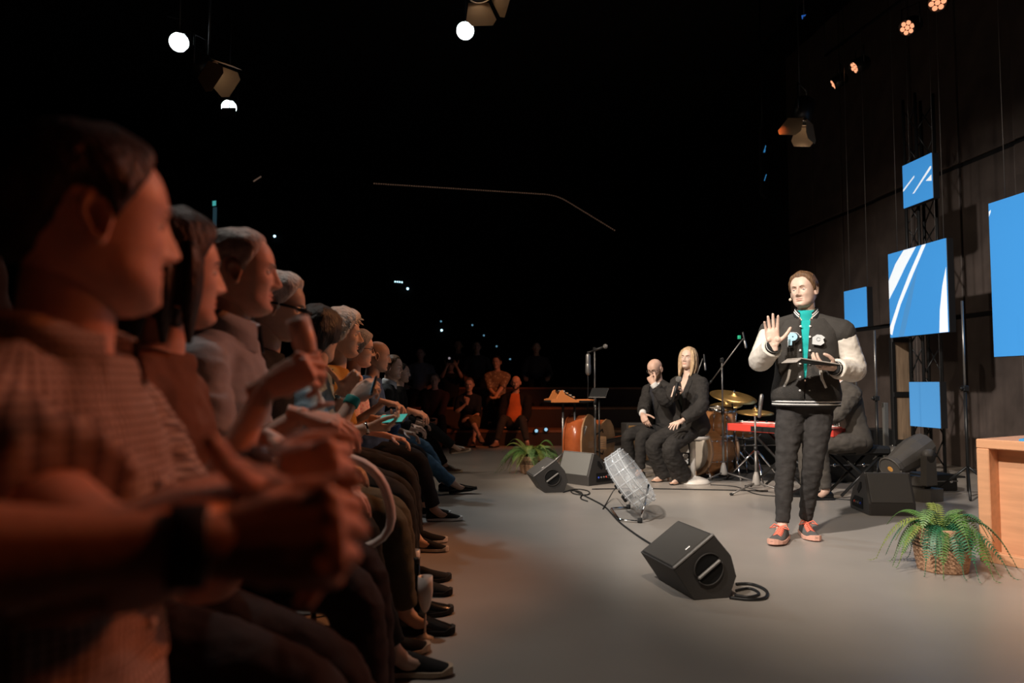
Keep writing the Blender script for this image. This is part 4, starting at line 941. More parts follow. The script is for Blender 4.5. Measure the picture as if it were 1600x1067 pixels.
# double bass lying on its side
c = D(922, 700, 8.95); ax = nrm(np.array((.45, .89, 0))); nn = nrm(np.array((.89, -.45, 0)))
t = thing('double_bass', 'red-brown double bass lying on its side on the floor', 'double bass', (c[0], c[1], 0))
out = []
for q in np.linspace(0, 1, 40):   # half outline: x along body 0..1.12, half width
    wq = float(np.interp(q, [0, .03, .10, .2, .30, .38, .45, .52, .58, .64, .74, .86, .95, 1], [0.06, .20, .29, .335, .315, .26, .205, .185, .195, .225, .255, .235, .16, .05])); out.append((q * 1.12 - .56, wq))
poly = out + [(x, -w_) for x, w_ in out[::-1]]; Rb = np.stack((ax, (0, 0, 1), nn), 1); o = np.array((0, 0, .345))
vm = mat('bass_varnish', (.42, .10, .03), .25, coat=.6, var=.25, vscale=6); tm_ = mat('bass_top', (.40, .22, .11), .3, coat=.4, var=.2, vscale=8)
b = MB(); b.prism(poly, -.10, .10, o, Rb, 0, True); b.build('ribs', vm, t)
for z0, z1, nm, mm in ((.10, .118, 'top_plate', tm_), (-.118, -.10, 'back_plate', vm)):
    b = MB(); b.prism([(x * 1.02, w_ * 1.04) for x, w_ in poly], z0, z1, o, Rb); pl = b.build(nm, mm, t)
    if z0 > 0:
        for s in (-1, 1): b = MB(); b.tube([o + Rb @ np.array((x, s * y, .12)) for x, y in ((-.14, .13), (-.10, .10), (0, .12), (.10, .15), (.13, .11))], [.006, .008, .007, .008, .006], 6); b.build('f_hole', hole_m, pl)
b = MB(); b.tube([o + Rb @ np.array((.5, 0, .11)), o + Rb @ np.array((1.1, 0, .10))], [.03, .024], 10); b.ball(o + Rb @ np.array((1.2, 0, .09)), (.06, .06, .05), 12)
b.build('neck', vm, t); b = MB(); b.box(o + Rb @ np.array((.55, 0, .15)), (.85, .06, .012), Rb, .004); b.build('fingerboard', BLACK, t)
b = MB(); b.box(o + Rb @ np.array((-.05, 0, .17)), (.02, .15, .11), Rb, .004); b.build('bridge', tm_, t)
for k in range(4): b = MB(); b.tube([o + Rb @ np.array((-.4, (k - 1.5) * .018, .135)), o + Rb @ np.array((-.05, (k - 1.5) * .028, .23)), o + Rb @ np.array((1.1, (k - 1.5) * .010, .13))], .0018, 5); b.build('string', STEEL, t)
# red stage keyboard on X stand
a_, b_ = D(1150, 664, 7.75), D(1316, 676, 6.75); c = (a_ + b_) / 2; dv = b_ - a_; L = np.linalg.norm(dv[:2]); rz = math.atan2(dv[1], dv[0]); zk = .60
rk = mat('keyboard_red', (.70, .07, .05), .35, coat=.3)
t = thing('stage_keyboard', 'red stage keyboard behind the person in varsity jacket', 'keyboard', (c[0], c[1], 0), rz)
b = MB(); b.box((0, .02, zk), (L, .32, .075), None, .006); b.build('case', rk, t); b = MB(); b.box((0, .085, zk + .043), (L - .08, .14, .012), Rx(.12), .002); pn = b.build('control_panel', rk, t)
b = MB(); b.box((0, -.142, zk - .004), (L * .5, .004, .05), None, .001); b.build('rear_panel', BLACK, t)
for i in range(10): b = MB(); b.lathe([(.011, 0), (.010, .018)], 8, (-L * .42 + L * .09 * i, .09, zk + .05)); b.build('knob', BLACK, pn)
kb = MB(); nk = int((L - .1) / .0235)
for i in range(nk): kb = MB(); kb.box((-L / 2 + .06 + .0235 * i, -.055 + .15, zk + .032), (.0225, .14, .018), None, .002); o_ = kb.build('key', WHITEP, t); o_.location = (0, .02, .012)
tag(thing('keyboard_x_stand', 'black crossed-leg stand under the red keyboard', 'stand', (c[0], c[1], 0), rz))
xs = bpy.data.objects[[o.name for o in bpy.data.objects if o.name.startswith('keyboard_x_stand')][-1]]
for y in (-.11, .13):
    for s in (-1, 1): b = MB(); b.tube([(-s * .34, y, .02), (s * .30, y, zk - .05)], .013, 8); b.build('leg', BLACKM, xs)
for s in (-1, 1): b = MB(); b.tube([(s * .30, -.16, zk - .05), (s * .30, .17, zk - .05)], .012, 8); b.build('top_bar', BLACKM, xs)
# keyboard bench
c = D(1345, 702, 6.95); t = thing('keyboard_bench', 'black padded bench under the person in grey suit', 'bench', (c[0] - .06, c[1], 0), rad(4))
b = MB(); b.box((0, 0, .43), (.52, .34, .08), None, .02); b.build('seat_pad', cloth('vinyl', (.02, .02, .02), .1, .1, .5), t)
for s in (-1, 1):
    for q in (-1, 1): b = MB(); b.tube([(s * .2, q * .12, .40), (-s * .2, q * .12, .02)], .014, 8); b.build('leg', BLACKM, t)
# pedestal stool
p = D(1083, 752, 7.86); t = thing('pedestal_stool', 'white pedestal stool with a domed base under the person in trouser suit', 'stool', (p[0], p[1], 0)); WS = (p[0], p[1])
wm = mat('stool_white', (.72, .68, .62), .35)
b = MB(); b.lathe([(.175, 0), (.178, .012), (.15, .04), (.08, .065), (.032, .075), (.028, .09)], 36); b.build('base', wm, t); b = MB(); b.tube([(0, 0, .07), (0, 0, .47)], .030, 20); b.build('column', wm, t)
b = MB(); b.lathe([(.05, .44), (.16, .46), (.18, .475), (.17, .495), (.02, .50)], 32); b.build('seat', wm, t)
# black sign with white letters on the bass drum
b = MB(); p = D(1071, 717, 8.16); t = thing('drum_badge', 'black badge with white lettering hanging on the bass drum', 'badge', p, rad(-20)); b.box((0, 0, 0), (.10, .012, .14), None, .003); b.build('plate', BLACK, t)
def text_mesh(txt, size, ext, name, m, parent, loc, R, bold=0.):
    cu = bpy.data.curves.new(name, 'FONT'); cu.body = txt; cu.size = size; cu.extrude = ext; cu.offset = bold; cu.align_x = 'CENTER'; cu.align_y = 'CENTER'; cu.resolution_u = 3
    o = bpy.data.objects.new('tmp', cu); COL.objects.link(o); bpy.context.view_layer.update(); me = bpy.data.meshes.new_from_object(o.evaluated_get(bpy.context.evaluated_depsgraph_get()))
    bpy.data.objects.remove(o); bpy.data.curves.remove(cu); n = len(me.vertices); v = np.empty(n * 3); me.vertices.foreach_get('co', v); v = v.reshape(-1, 3) @ np.asarray(R).T + np.asarray(loc); me.vertices.foreach_set('co', v.ravel())
    me.materials.clear(); me.materials.append(m); return link(name, me, parent)
text_mesh('808', .075, .002, 'lettering', WHITEP, t, (.0, -.009, 0.0), np.stack(((0, 0, -1), (1, 0, 0), (0, -1, 0)), 1), .003)
# amplifier behind the person covering the mouth
p = D(1003, 700, 10.0); t = thing('amplifier', 'dark combo amplifier with a gold control strip behind the person covering the mouth', 'amplifier', (p[0], p[1], 0), rad(10))
b = MB(); b.box((0, 0, .26), (.5, .26, .52), None, .012); b.build('cabinet', cab_m, t); b = MB(); b.box((0, -.132, .20), (.44, .01, .34), None, .003); b.build('speaker_cloth', cloth('ampcloth', (.10, .06, .03)), t)
b = MB(); b.box((0, -.132, .455), (.46, .012, .07), None, .003); pnl_ = b.build('control_strip', mat('gold_panel', (.65, .36, .12), .3, .6), t)
for i in range(9): b = MB(); b.lathe([(.012, 0), (.010, .018)], 10, (-.19 + .047 * i, -.138, .455), basis((0, -1, 0))); b.build('knob', BLACK, pnl_)
# clear acrylic drum lamp on chrome stand
acr = mat('clear_acrylic', (.85, .88, .90), .08, spec=.8); acr2 = mat('acrylic_frost', (.85, .88, .90), .15, spec=.8)
for m_, a_ in ((acr, .22), (acr2, .55)): m_.node_tree.nodes['Principled BSDF'].inputs['Alpha'].default_value = a_
C0 = D(984, 748, 5.8); t = thing('acrylic_drum', 'clear ribbed acrylic drum tilted on a chrome floor stand', 'drum', (C0[0], C0[1], 0)); o = np.array((0, 0, C0[2])); n = nrm(np.array((.78, -.22, .58))); Rq = basis(n)
b = MB(); r_, h_ = .235, .16
b.lathe([(r_ * .93, -h_ / 2), (r_, -h_ / 2 + .02), (r_, h_ / 2 - .02), (r_ * .93, h_ / 2), (r_ * .90, h_ / 2), (r_ * .965, h_ / 2 - .02), (r_ * .965, -h_ / 2 + .02), (r_ * .90, -h_ / 2)], 48, o, Rq, cap=False); b.build('shell', acr, t)
for zz in (-.078, .078): b = MB(); b.lathe([(r_ * .9, zz - .002), (r_ * .9, zz + .002)], 40, o, Rq); b.build('face_plate', acr, t)
for zz in (-.06, 0., .06): b = MB(); b.tube([o + Rq @ np.array((r_ * 1.01 * math.cos(a), r_ * 1.01 * math.sin(a), zz)) for a in np.linspace(0, 2 * PI, 40)], .005, 6); b.build('rib_ring', acr2, t)
for k in range(16): a = 2 * PI * k / 16; b = MB(); b.tube([o + Rq @ np.array((r_ * .985 * math.cos(a), r_ * .985 * math.sin(a), z_)) for z_ in (-.08, .08)], .005, 6); b.build('rib', acr2, t)
b = MB(); b.lathe([(.02, -.03), (.05, -.02), (.05, .03), (.02, .05)], 20, o, Rq); b.build('hub', acr2, t)
for k in range(6): a = 2 * PI * k / 6; b = MB(); b.tube([o + Rq @ np.array((.04 * math.cos(a), .04 * math.sin(a), 0)), o + Rq @ np.array((r_ * .96 * math.cos(a + .3), r_ * .96 * math.sin(a + .3), 0))], .008, 6, flat=.4); b.build('spoke', acr2, t)
up_ = nrm(np.array((-.62, 0, .80)) - n * np.dot(np.array((-.62, 0, .80)), n))
for k in range(5): q = o - n * (h_ / 2 + .02) + up_ * (-.09 + .05 * k); b = MB(); b.lathe([(.016, 0), (.016, .03), (.010, .034)], 12, q, basis(-n)); b.build('knob', BLACK, t)
b = MB(); b.box(o - n * (h_ / 2 + .02) - up_ * .10, (.10, .06, .07), basis(-n), .008); b.build('motor_box', BLACK, t)
g = [G(x, y) - np.array((C0[0], C0[1], 0)) + A(0, 0, .012) for x, y in ((982, 795), (954, 797), (968, 815), (1000, 817))]
b = MB(); b.tube(bend(g, .04), .010, 10); b.build('foot_tube', CHROME, t)
b = MB(); b.tube(bend([g[0], g[0] + A(.03, 0, .07), o - up_ * .20 + n * .05 + A(-.02, .08, 0)], .04), .009, 8); b.build('upright', CHROME, t); b = MB(); b.tube(bend([g[3], g[3] + A(.03, 0, .10), o - up_ * .12 + n * .09], .04), .009, 8); b.build('upright', CHROME, t)
for q in (g[0], g[3]): b = MB(); b.tube([q + A(0, 0, -.010), q + A(0, 0, .022)], .018, 10); b.build('rubber_foot', RUBBER, t)
# cables
def cable(label, pts, r=.006, m=BLACK):
    q = [np.asarray(p, float) + A(0, 0, r) for p in pts]; b = MB(); s, _ = resample(bend(q, .18, 7), 50); b.tube(s, r, 6); return tag(b.build('cable', m), label, 'cable')
cable('black cable running from the grey-fronted monitor across the floor to the lone monitor', [G(*k) for k in ((898, 768), (918, 778), (945, 792), (968, 818), (998, 840), (1024, 856))], .007)
cable('black cable loop lying right of the lone floor monitor', [G(*k) for k in ((1150, 915), (1175, 914), (1200, 925), (1198, 938), (1170, 940), (1140, 936))], .008)
cable('second black cable loop behind the lone floor monitor', [G(*k) for k in ((1150, 925), (1172, 920), (1190, 930), (1172, 936), (1148, 932))], .007)
cable('tangled black cable coil in front of the grey-fronted monitor', [G(*k) for k in ((880, 770), (900, 764), (922, 768), (920, 775), (895, 773), (890, 766), (912, 770), (905, 780), (918, 784))], .006)
cable('thin black cable dropping from the clear acrylic drum', [D(962, 764, 5.9), G(960, 780) + A(0, .1, .05), G(948, 786), G(942, 796)], .005)
cable('long black cable along the front edge of the stage mat', [G(925, 765), G(1000, 764), G(1110, 766), G(1200, 768)], .006)
cable('black cable between the two tripod stands', [G(1110, 758), G(1150, 760), G(1185, 775), G(1280, 778), G(1330, 782)], .005)
# ------------------------------------------------------------------ the cast
S_FAIR = skin('fair', (.64, .41, .31)); S_PALE = skin('pale', (.70, .49, .39)); S_TAN = skin('tan', (.55, .34, .24))
H_BROWN = hairm('brown', (.16, .085, .04)); H_DARK = hairm('dark', (.018, .013, .011)); H_GREY = hairm('grey', (.30, .28, .26)); H_WHITE = hairm('white', (.70, .66, .62)); H_BLOND = hairm('blond', (.52, .36, .21)); H_SALT = hairm('salt', (.14, .12, .11)); H_STUB = hairm('stubble', (.10, .065, .045))
K_BLACK = cloth('black', (.016, .015, .015), .15); K_SUIT = cloth('suit_black', (.032, .029, .027), .15); K_JEANB = cloth('jean_black', (.042, .038, .036), .2, .3); K_GREY = cloth('suit_grey', (.085, .075, .065), .15)
K_WHITE = cloth('white', (.72, .70, .68), .04, .1); K_DENIM = cloth('denim', (.07, .13, .26), .35); K_JEANS = cloth('jeans', (.07, .14, .22), .25)
def L(loc, yaw, w): return Rz(rad(yaw)).T @ (np.asarray(w, float) - np.array((loc[0], loc[1], 0)))
# ---- presenter
ploc = (2.03, 5.12); pyaw = 156.
bomber = cloth('bomber_black', (.055, .050, .045), .12, .5); sleevew = mat('sleeve_leather', (.74, .68, .60), .45, bump=.3, bscale=40); rib = cloth('rib_black', (.02, .02, .02)); teal = cloth('teal', (.02, .42, .40), .08); stripe = cloth('stripe_white', (.78, .76, .73), .03, .1)
gapB = [(-.12, .0008), (.12, .001), (.18, .005), (.30, .011), (.45, .018), (.55, .026)]
def bomber_parts(P, o):
    for s0, s1, m_, nm in ((-.045, -.036, rib, 'hem_band'), (-.036, -.026, stripe, 'hem_stripe'), (-.026, -.018, rib, 'hem_band'), (-.018, -.008, stripe, 'hem_stripe'), (-.008, .004, rib, 'hem_band')):
        b = MB(); b.rings([P.sec(s, *P.at(.03), .024 if nm == 'hem_band' else .0255, 40) for s in (s0, s1)]); b.build(nm, m_, o)
    buttons(P, o, WHITEP, (.030,), (-.022, .06, .15, .24, .33, .42, .49), .028, .0075, 'snap_button'); buttons(P, o, WHITEP, (-.030,), (-.022, .06, .15, .24, .33, .42, .49), .028, .0075, 'snap_button')
    for sd in (1, -1):   # slanted welt pockets
        b = MB(); pts = [P.surf(s, sd * x, .030) for s, x in ((.20, .095), (.14, .105), (.08, .130))]; b.tube(pts, .009, 6, flat=.5); b.build('pocket_welt', stripe, o)
    def frame(s, x, off):
        p = P.surf(s, x, off); n = nrm(np.cross(P.surf(s + .03, x, off) - P.surf(s - .03, x, off), P.surf(s, x + .03, off) - P.surf(s, x - .03, off))); n = n * (1 if n[1] > 0 else -1); u = nrm(A(0, 0, 1) - n * n[2]); return p, np.stack((np.cross(u, n), u, n), 1)
    p, R = frame(.40, .078, .040); text_mesh('P', .105, .002, 'letter_shadow', K_BLACK, o, p + R @ A(.005, -.004, .002), R, .012); text_mesh('P', .105, .002, 'letter_outline', mat('patch_grey', (.55, .58, .6), .7), o, p + R @ A(.004, -.003, .000), R, .016); text_mesh('P', .105, .003, 'letter_patch', mat('patch_blue', (.38, .66, .82), .7), o, p + R @ A(0, 0, .005), R, .007)
    p, R = frame(.40, -.082, .036); b = MB(); b.prism([(-.040, -.028), (.012, -.038), (.036, -.022), (.030, .002), (.042, .016), (.020, .034), (-.008, .036), (-.036, .018)], 0, .004, p, R); pt = b.build('chest_patch', mat('patch_white', (.62, .64, .64), .7), o)
    b = MB(); b.tube([p + R @ A(.012 * math.cos(a), .004 + .012 * math.sin(a), .005) for a in np.linspace(.4, 5.8, 12)], .0018, 5); b.build('patch_line', mat('patch_mark', (.25, .26, .27), .7), pt)
    cc, R = P.spine(.578); g = np.linspace(PI / 2 + .55, PI / 2 + 2 * PI - .55, 30)
    for z0, z1, m_, nm in ((-.012, .008, rib, 'collar_band'), (.008, .016, stripe, 'collar_stripe'), (.016, .022, rib, 'collar_band'), (.022, .030, stripe, 'collar_stripe'), (.030, .042, rib, 'collar_band')):
        b = MB(); b.sheet([[cc + R @ A((.084 - .30 * z) * math.cos(a), (.084 - .30 * z) * math.sin(a), z - .05 * max(0, math.sin(a)) ** 2 * 1.1) for a in g] for z in (z0, z1)]); b.build(nm, m_, o)
P = person('person in black varsity jacket with white sleeves, walking with one hand raised', ploc, pyaw, hip=.935, lean=(0, 4), head=(-20, 0, 3), side=-1.5, sc=1.03, tb=1.12, belly=.03, vox=.008, res=1.3,
    armR=dict(w=D(1209, 540, 4.83), f=(-.06, .10, 1), n=(-.25, -.95, .1), curl=[(6, 10, 8), (3, 8, 6), (5, 9, 6), (10, 12, 8)], thumb='open', spread=5, pole=(.6, -.1, -1.), hs=1.08),
    armL=dict(w=D(1303, 575, 4.86), f=(-1, -.25, .12), n=(.15, .25, 1), curl=[(30, 28, 14), (30, 30, 16), (32, 30, 16), (34, 30, 16)], thumb=((.55, .55, .6), (.85, .1, .5), (.95, -.1, .3)), pole=(-.45, -.3, -1), hs=1.06),
    footR=(L(ploc, pyaw, (1.83, 5.03, 0)), -12, 0), footL=(L(ploc, pyaw, (2.03, 5.22, 0)), 20, 0), skin_m=S_PALE, hp=dict(wide=1.02, jaw=1.06, lid=.12, nose=1.05, fat=.002), hair=dict(m=H_BROWN, style='short', T=.014, rough=.006, freq=45, seed=2.), legs=dict(m=K_JEANB, wr=.007, off=.009, k=.93, taper=.16),
    shoes=dict(m=cloth('shoe_grey', (.12, .115, .11), .2, .4), sm=mat('sole_coral', (.78, .42, .32), .6), laces=mat('lace_coral', (.95, .22, .14), .6), sole=1.25, k=1.04, h=1.0),
    top=[dict(m=teal, off=.004, sleeve=0, s=(.14, .53), name='shirt', wr=.003), dict(kind='open', gap=gapB, m=bomber, sm=sleevew, off=.020, bag=.012, s=(-.01, .54), sleeve=.95, soff=.006, flare=.010, wr=.004, swr=.0035, drop=.012, then=[bomber_parts])])
b = MB(); cc, R = P.spine(.565); b.lathe([(.078, -.055), (.070, -.03), (.067, .0), (.064, .03), (.058, .033)], 28, cc, R); b.build('turtleneck_collar', teal, P.e)
for sd in (1, -1):
    wristband(P, sd, rib, .93, .048, .020, 'cuff'); wristband(P, sd, stripe, .965, .047, .012, 'cuff_stripe'); wristband(P, sd, rib, 1.0, .046, .016, 'cuff')
# headset microphone
T = lambda x, y, z: P.hc + P.Rh @ (A(x, y, z) * P.sc); b = MB(); b.tube([T(.074, -.01, .0), T(.076, .02, -.03), T(.066, .062, -.055)], .0018, 6); hb = b.build('headset', mat('headset_skin', (.45, .3, .22), .5), P.e); b = MB(); b.ball(T(.064, .07, -.057), .010, 10); b.build('microphone_tip', mat('mic_foam', (.75, .6, .48), .8), hb)
# notebook in his left hand
w0 = D(1243, 563, 4.70); w1 = D(1308, 573, 4.73); ax_ = nrm(w1 - w0); t = thing('notebook', 'thin dark folder held flat by the person in varsity jacket', 'notebook', (w0 + w1) / 2); Rn_ = np.stack((ax_, nrm(np.cross((0, 0, 1), ax_)), nrm(np.cross(ax_, np.cross((0, 0, 1), ax_)))), 1)
b = MB(); b.box(Rn_ @ A(0, .04, .012), (.27, .20, .008), Rn_, .002); b.build('cover', mat('folder_grey', (.42, .38, .34), .5), t); b = MB(); b.box(Rn_ @ A(0, .05, .006), (.265, .195, .005), Rn_, .001); b.build('pages', BLACK, t); b = MB(); b.box(Rn_ @ A(-.145, .05, -.004), (.04, .20, .004), Rn_ @ Ry(-.7), .001); b.build('flap', mat('folder_grey', (.42, .38, .34), .5), t)

# ---- blonde woman with microphone on the white stool
gapS = [(-.12, .06), (.02, .010), (.10, .006), (.20, .012), (.35, .045), (.45, .065), (.55, .075)]
yw = 122.; wl = (WS[0] - .02, WS[1] - .03)
def suit_parts(P, o): lapels(P, o, K_SUIT, gapS, .022, .10, .055); buttons(P, o, BLACK, (0.,), (.06,), .03, .008)
locks = []
for s in (1, -1):
    for k, (x, y) in enumerate(((.066, .04), (.074, .0), (.066, -.05), (.03, -.085))):
        locks.append(([(s * x * .75, y * .9 + .01, .088), (s * x * 1.08, y + .005, .0), (s * (x + .006), y - .012, -.09), (s * (x + .002), y - .02 + .02 * (k < 2), -.20)], .034))
P = person('person in black trouser suit on the white stool, speaking into a microphone', wl, yw, hip=.60, lean=(2, 4), head=(18, 8, -4), female=True, sc=.97, vox=.008, res=1.2, tb=1.03,
    armR=dict(w=D(1052, 617, 7.48), f=(.30, .35, .75), n=(.75, -.5, -.2), curl='grip', thumb='grip', pole=(.8, .1, -1)), armL=dict(w=D(1066, 657, 7.52), f=(-.80, -.45, -.30), n=(-.25, 0, -1), curl='lap', spread=6, pole=(-1, -.5, -.4)),
    footR=(L(wl, yw, G(1028, 753)) + A(0, -.16, 0), -4, 0), footL=(L(wl, yw, G(1050, 757)) + A(0, -.18, 0), 8, 0), skin_m=S_PALE, hp=dict(wide=.96, jaw=.9, nose=.88, lid=.22),
    hair=dict(m=H_BLOND, style='long', T=.014, rough=.004, locks=locks, browm=H_BROWN), legs=dict(m=K_SUIT, flare=.085, t1=1.0, wr=.008, k=.95), shoes=dict(m=mat('pump_nude', (.60, .36, .25), .4), pump=True, heel=.05, sole=.3, w=.9, k=.92),
    top=[dict(m=cloth('camisole', (.05, .06, .05)), off=.006, sleeve=0, s=(0, .40), name='camisole', wr=.002), dict(kind='open', gap=gapS, m=K_SUIT, off=.020, bag=.03, s=(-.16, .54), sleeve=.96, soff=.012, then=[suit_parts])])
mw = P.arm[1][2]; wh = Rz(rad(yw)) @ mw + A(wl[0], wl[1], 0)
m0, m1 = D(1050, 628, 7.45), D(1062, 588, 7.42); microphone('black handheld microphone held by the person on the white stool', m0, m1, .019)
b = MB(); b.ball(P.hc + P.Rh @ (A(-.074, -.008, -.05) * .97), (.006, .006, .02), 10); b.build('earring', mat('pearl', (.8, .75, .68), .2), P.e)

# ---- bald man in black suit
bl = D(1024, 700, 8.55); yb = 118.
gapM = [(-.12, .05), (.05, .012), (.15, .010), (.25, .022), (.40, .050), (.55, .070)]
def suit2(P, o): lapels(P, o, K_SUIT, gapM, .020, .14, .06); buttons(P, o, BLACK, (0.,), (.02, .10), .03, .008)
P = person('person in black suit and glasses, seated with one hand over the mouth', (bl[0], bl[1]), yb, hip=.58, lean=(6, 12), head=(22, -20, 0), headat=D(1023, 577, 8.40), vox=.009, sc=.98,
    armR=dict(w=D(1003, 650, 8.15), f=(.25, -.3, -.8), n=(.3, .5, -.2), curl='relaxed', pole=(.9, -.3, -.4)), armL=dict(w=D(1021, 600, 8.10), f=(-.35, .15, .75), n=(.5, .8, .2), curl='fist', thumb='close', pole=(-.8, .3, -1)),
    footR=(A(.24, .22, 0), -24, 0), footL=(A(-.06, .36, 0), 0, 0), skin_m=S_FAIR, hp=dict(jaw=1.04, lid=.05), hair=dict(m=H_BROWN, style='beard', T=.005, rough=.002, name='beard'), legs=dict(m=K_SUIT), shoes=dict(m=mat('leather_black', (.012, .012, .012), .25), sole=.8),
    top=[dict(m=cloth('shirt_dark', (.03, .03, .035)), off=.008, sleeve=0, s=(0, .545), name='shirt', wr=.003), dict(kind='open', gap=gapM, m=K_SUIT, off=.020, bag=.012, s=(-.13, .54), sleeve=.90, then=[suit2])])
glasses(P); collar(P, P.e, K_WHITE, .066, .034, .35, .54)
for sd in (1, -1): wristband(P, sd, K_WHITE, .93, .040, .05, 'shirt_cuff')
BALD = P
# ---- keyboard player
kyaw = 96.; P = person('person in grey suit seated at the red stage keyboard', (3.05, 6.95), kyaw, hip=.53, lean=(8, 20), head=(0, -22, 0), headat=D(1296, 574, 6.85), vox=.010, sc=.97,
    armR=dict(w=D(1235, 652, 7.15), f=(-1, .1, -.15), n=(0, 0, -1), curl='hold', pole=(.8, -.4, -.5)), armL=dict(w=D(1262, 660, 6.72), f=(-1, .1, -.15), n=(0, 0, -1), curl='hold', pole=(-.8, -.6, -.3)),
    skin_m=S_FAIR, hair=dict(m=H_DARK, style='short', T=.012), legs=dict(m=K_GREY), shoes=dict(m=mat('leather_black', (.012, .012, .012), .25)), footR=(A(.12, .36, 0), 0, 0), footL=(A(-.12, .30, 0), 0, 0),
    top=[dict(m=K_WHITE, off=.008, sleeve=0, s=(0, .548), name='shirt', wr=.003), dict(kind='open', gap=gapM, m=K_GREY, off=.016, bag=.006, s=(-.13, .545), sleeve=.94, wr=.006, swr=.009, then=[lambda P, o: lapels(P, o, K_GREY, gapM, .020, .14, .055)])])
collar(P, P.e, K_WHITE, .064, .036, .35, .545)

# ---- front row, seen along the row from the camera's seat
LEATH = mat('leather_black', (.012, .012, .012), .25)
def rowman(label, hx, hy, d, yaw=-84, hyaw=0, pitch=0, **k):
    return person(label, None, yaw, headat=D(hx, hy, d), head=(hyaw, pitch, 0), **k)
# A: nearest neighbour, only forearms, clasped hands and crossed knee in view
aloc = (-.60, .45); ayaw = -82
PA = person('person with bare forearms, wide black wristband and clasped hands above a raised knee', aloc, ayaw, hip=.56, lean=(0, 4), head=(14, 0, 0), vox=.007, sc=1.03,
    armR=dict(w=D(345, 850, .63), f=(.95, .22, .06), n=(-.25, .85, -.45), curl='grip', thumb=((.6, .5, .5), (.9, .2, .3), (1, .1, .1)), pole=(-.7, .7, -.5), wp=True, hs=1.02), armL=dict(w=D(405, 762, .80), f=(.86, -.42, -.24), n=(.0, -.6, -.8), curl=[(22, 12, 6), (40, 34, 18), (46, 38, 20), (50, 40, 20)], thumb='up', pole=(-.5, -.5, -1), hs=1.02),
    footR=(L(aloc, ayaw, (-.06, .62, .37)), 6, -30, (.1, .2, 1.)), footL=(A(-.11, .34, 0), 8, 0), skin_m=S_TAN, hair=dict(m=H_DARK), top=dict(m=K_BLACK, sleeve=.30, flare=.012), legs=dict(m=cloth('trouser_dark', (.012, .012, .018))), shoes=dict(m=LEATH))
wristband(PA, 1, mat('strap_black', (.008, .008, .008), .5), .90, .034, .030, 'wristband')
# B: plaid shirt
PLAID = plaid('shirt', (.52, .44, .38), (.22, .17, .15), (.10, .085, .08), 30)
def plaid_parts(P, o): collar(P, o, PLAID, .080, .030, .62); buttons(P, o, WHITEP, (0.,), (.05, .14, .23, .32, .41), .020, .006)
PB = rowman('person in short-sleeved plaid shirt with a wristwatch, hands clasped', 144, 352, .95, hyaw=34, vox=.007, res=1.5, lean=(2, 6), belly=.03, sc=1.0, tb=1.06,
    armR=dict(w=D(398, 748, .86), f=(.95, .28, .06), n=(-.2, .9, -.3), curl='grip', thumb='close', pole=(.3, -1, -.3), wp=True, thick=1.08), armL=dict(w=D(440, 722, 1.02), f=(.9, -.30, .05), n=(.1, -.9, -.3), curl='grip', thumb='close', pole=(-.4, -.5, -1)),
    skin_m=S_FAIR, hp=dict(wide=1.04, jaw=1.12, nose=1.0, fat=.006, lid=.2), hair=dict(m=H_DARK, style='short', T=.013, rough=.004), top=dict(m=PLAID, sleeve=.36, off=.016, flare=.022, wr=.008, then=[plaid_parts]), legs=dict(m=K_BLACK), shoes=dict(m=LEATH), footR=(A(.1, .40, 0), 0, 0), footL=(A(-.1, .44, 0), 0, 0))
wristband(PB, 1, mat('strap_black', (.008, .008, .008), .5), .94, .034, .024, 'wristwatch', mat('watch_glass', (.10, .10, .11), .1))
# C: dark-haired woman with the flute
lockC = []
for s in (1, -1):
    for x, y in ((.070, .02), (.074, -.03), (.055, -.075), (.02, -.095)): lockC.append(([(s * x * .8, y, .07), (s * (x + .014), y, 0), (s * (x + .014), y - .01, -.08), (s * x, y - .01, -.15)], .038))
PC = rowman('person in brown top raising a white champagne flute', 272, 428, 1.50, hyaw=32, pitch=2, female=True, vox=.009, sc=.96, lean=(4, 8),
    armR=dict(w=D(416, 606, 1.36), f=(.80, .10, .42), n=(.25, .9, -.35), curl=[(50, 50, 30), (56, 54, 32), (60, 58, 34), (64, 60, 34)], thumb='close', pole=(.4, -.4, -1)), armL=dict(w=D(430, 690, 1.60), f=(.7, -.3, -.3), n=(.1, -.5, -.8), curl='relaxed', pole=(-.3, -.3, -1)),
    skin_m=S_FAIR, hp=dict(wide=.97, nose=.95), hair=dict(m=H_DARK, style='long', T=.022, rough=.007, locks=lockC), top=dict(m=cloth('brown', (.16, .085, .055)), sleeve=.30, wr=.006), legs=dict(m=K_BLACK), shoes=dict(m=mat('shoe_beige', (.50, .36, .22), .6)), footL=(A(-.12, .52, 0), 0, 0))
b = MB(); b.tube([PC.hc + PC.Rh @ A(.078, -.01 + .016 * math.cos(a), -.055 + .02 * math.sin(a)) for a in np.linspace(0, 2 * PI, 16)], .002, 5); b.build('earring', mat('gold', (.7, .45, .2), .3, 1), PC.e)
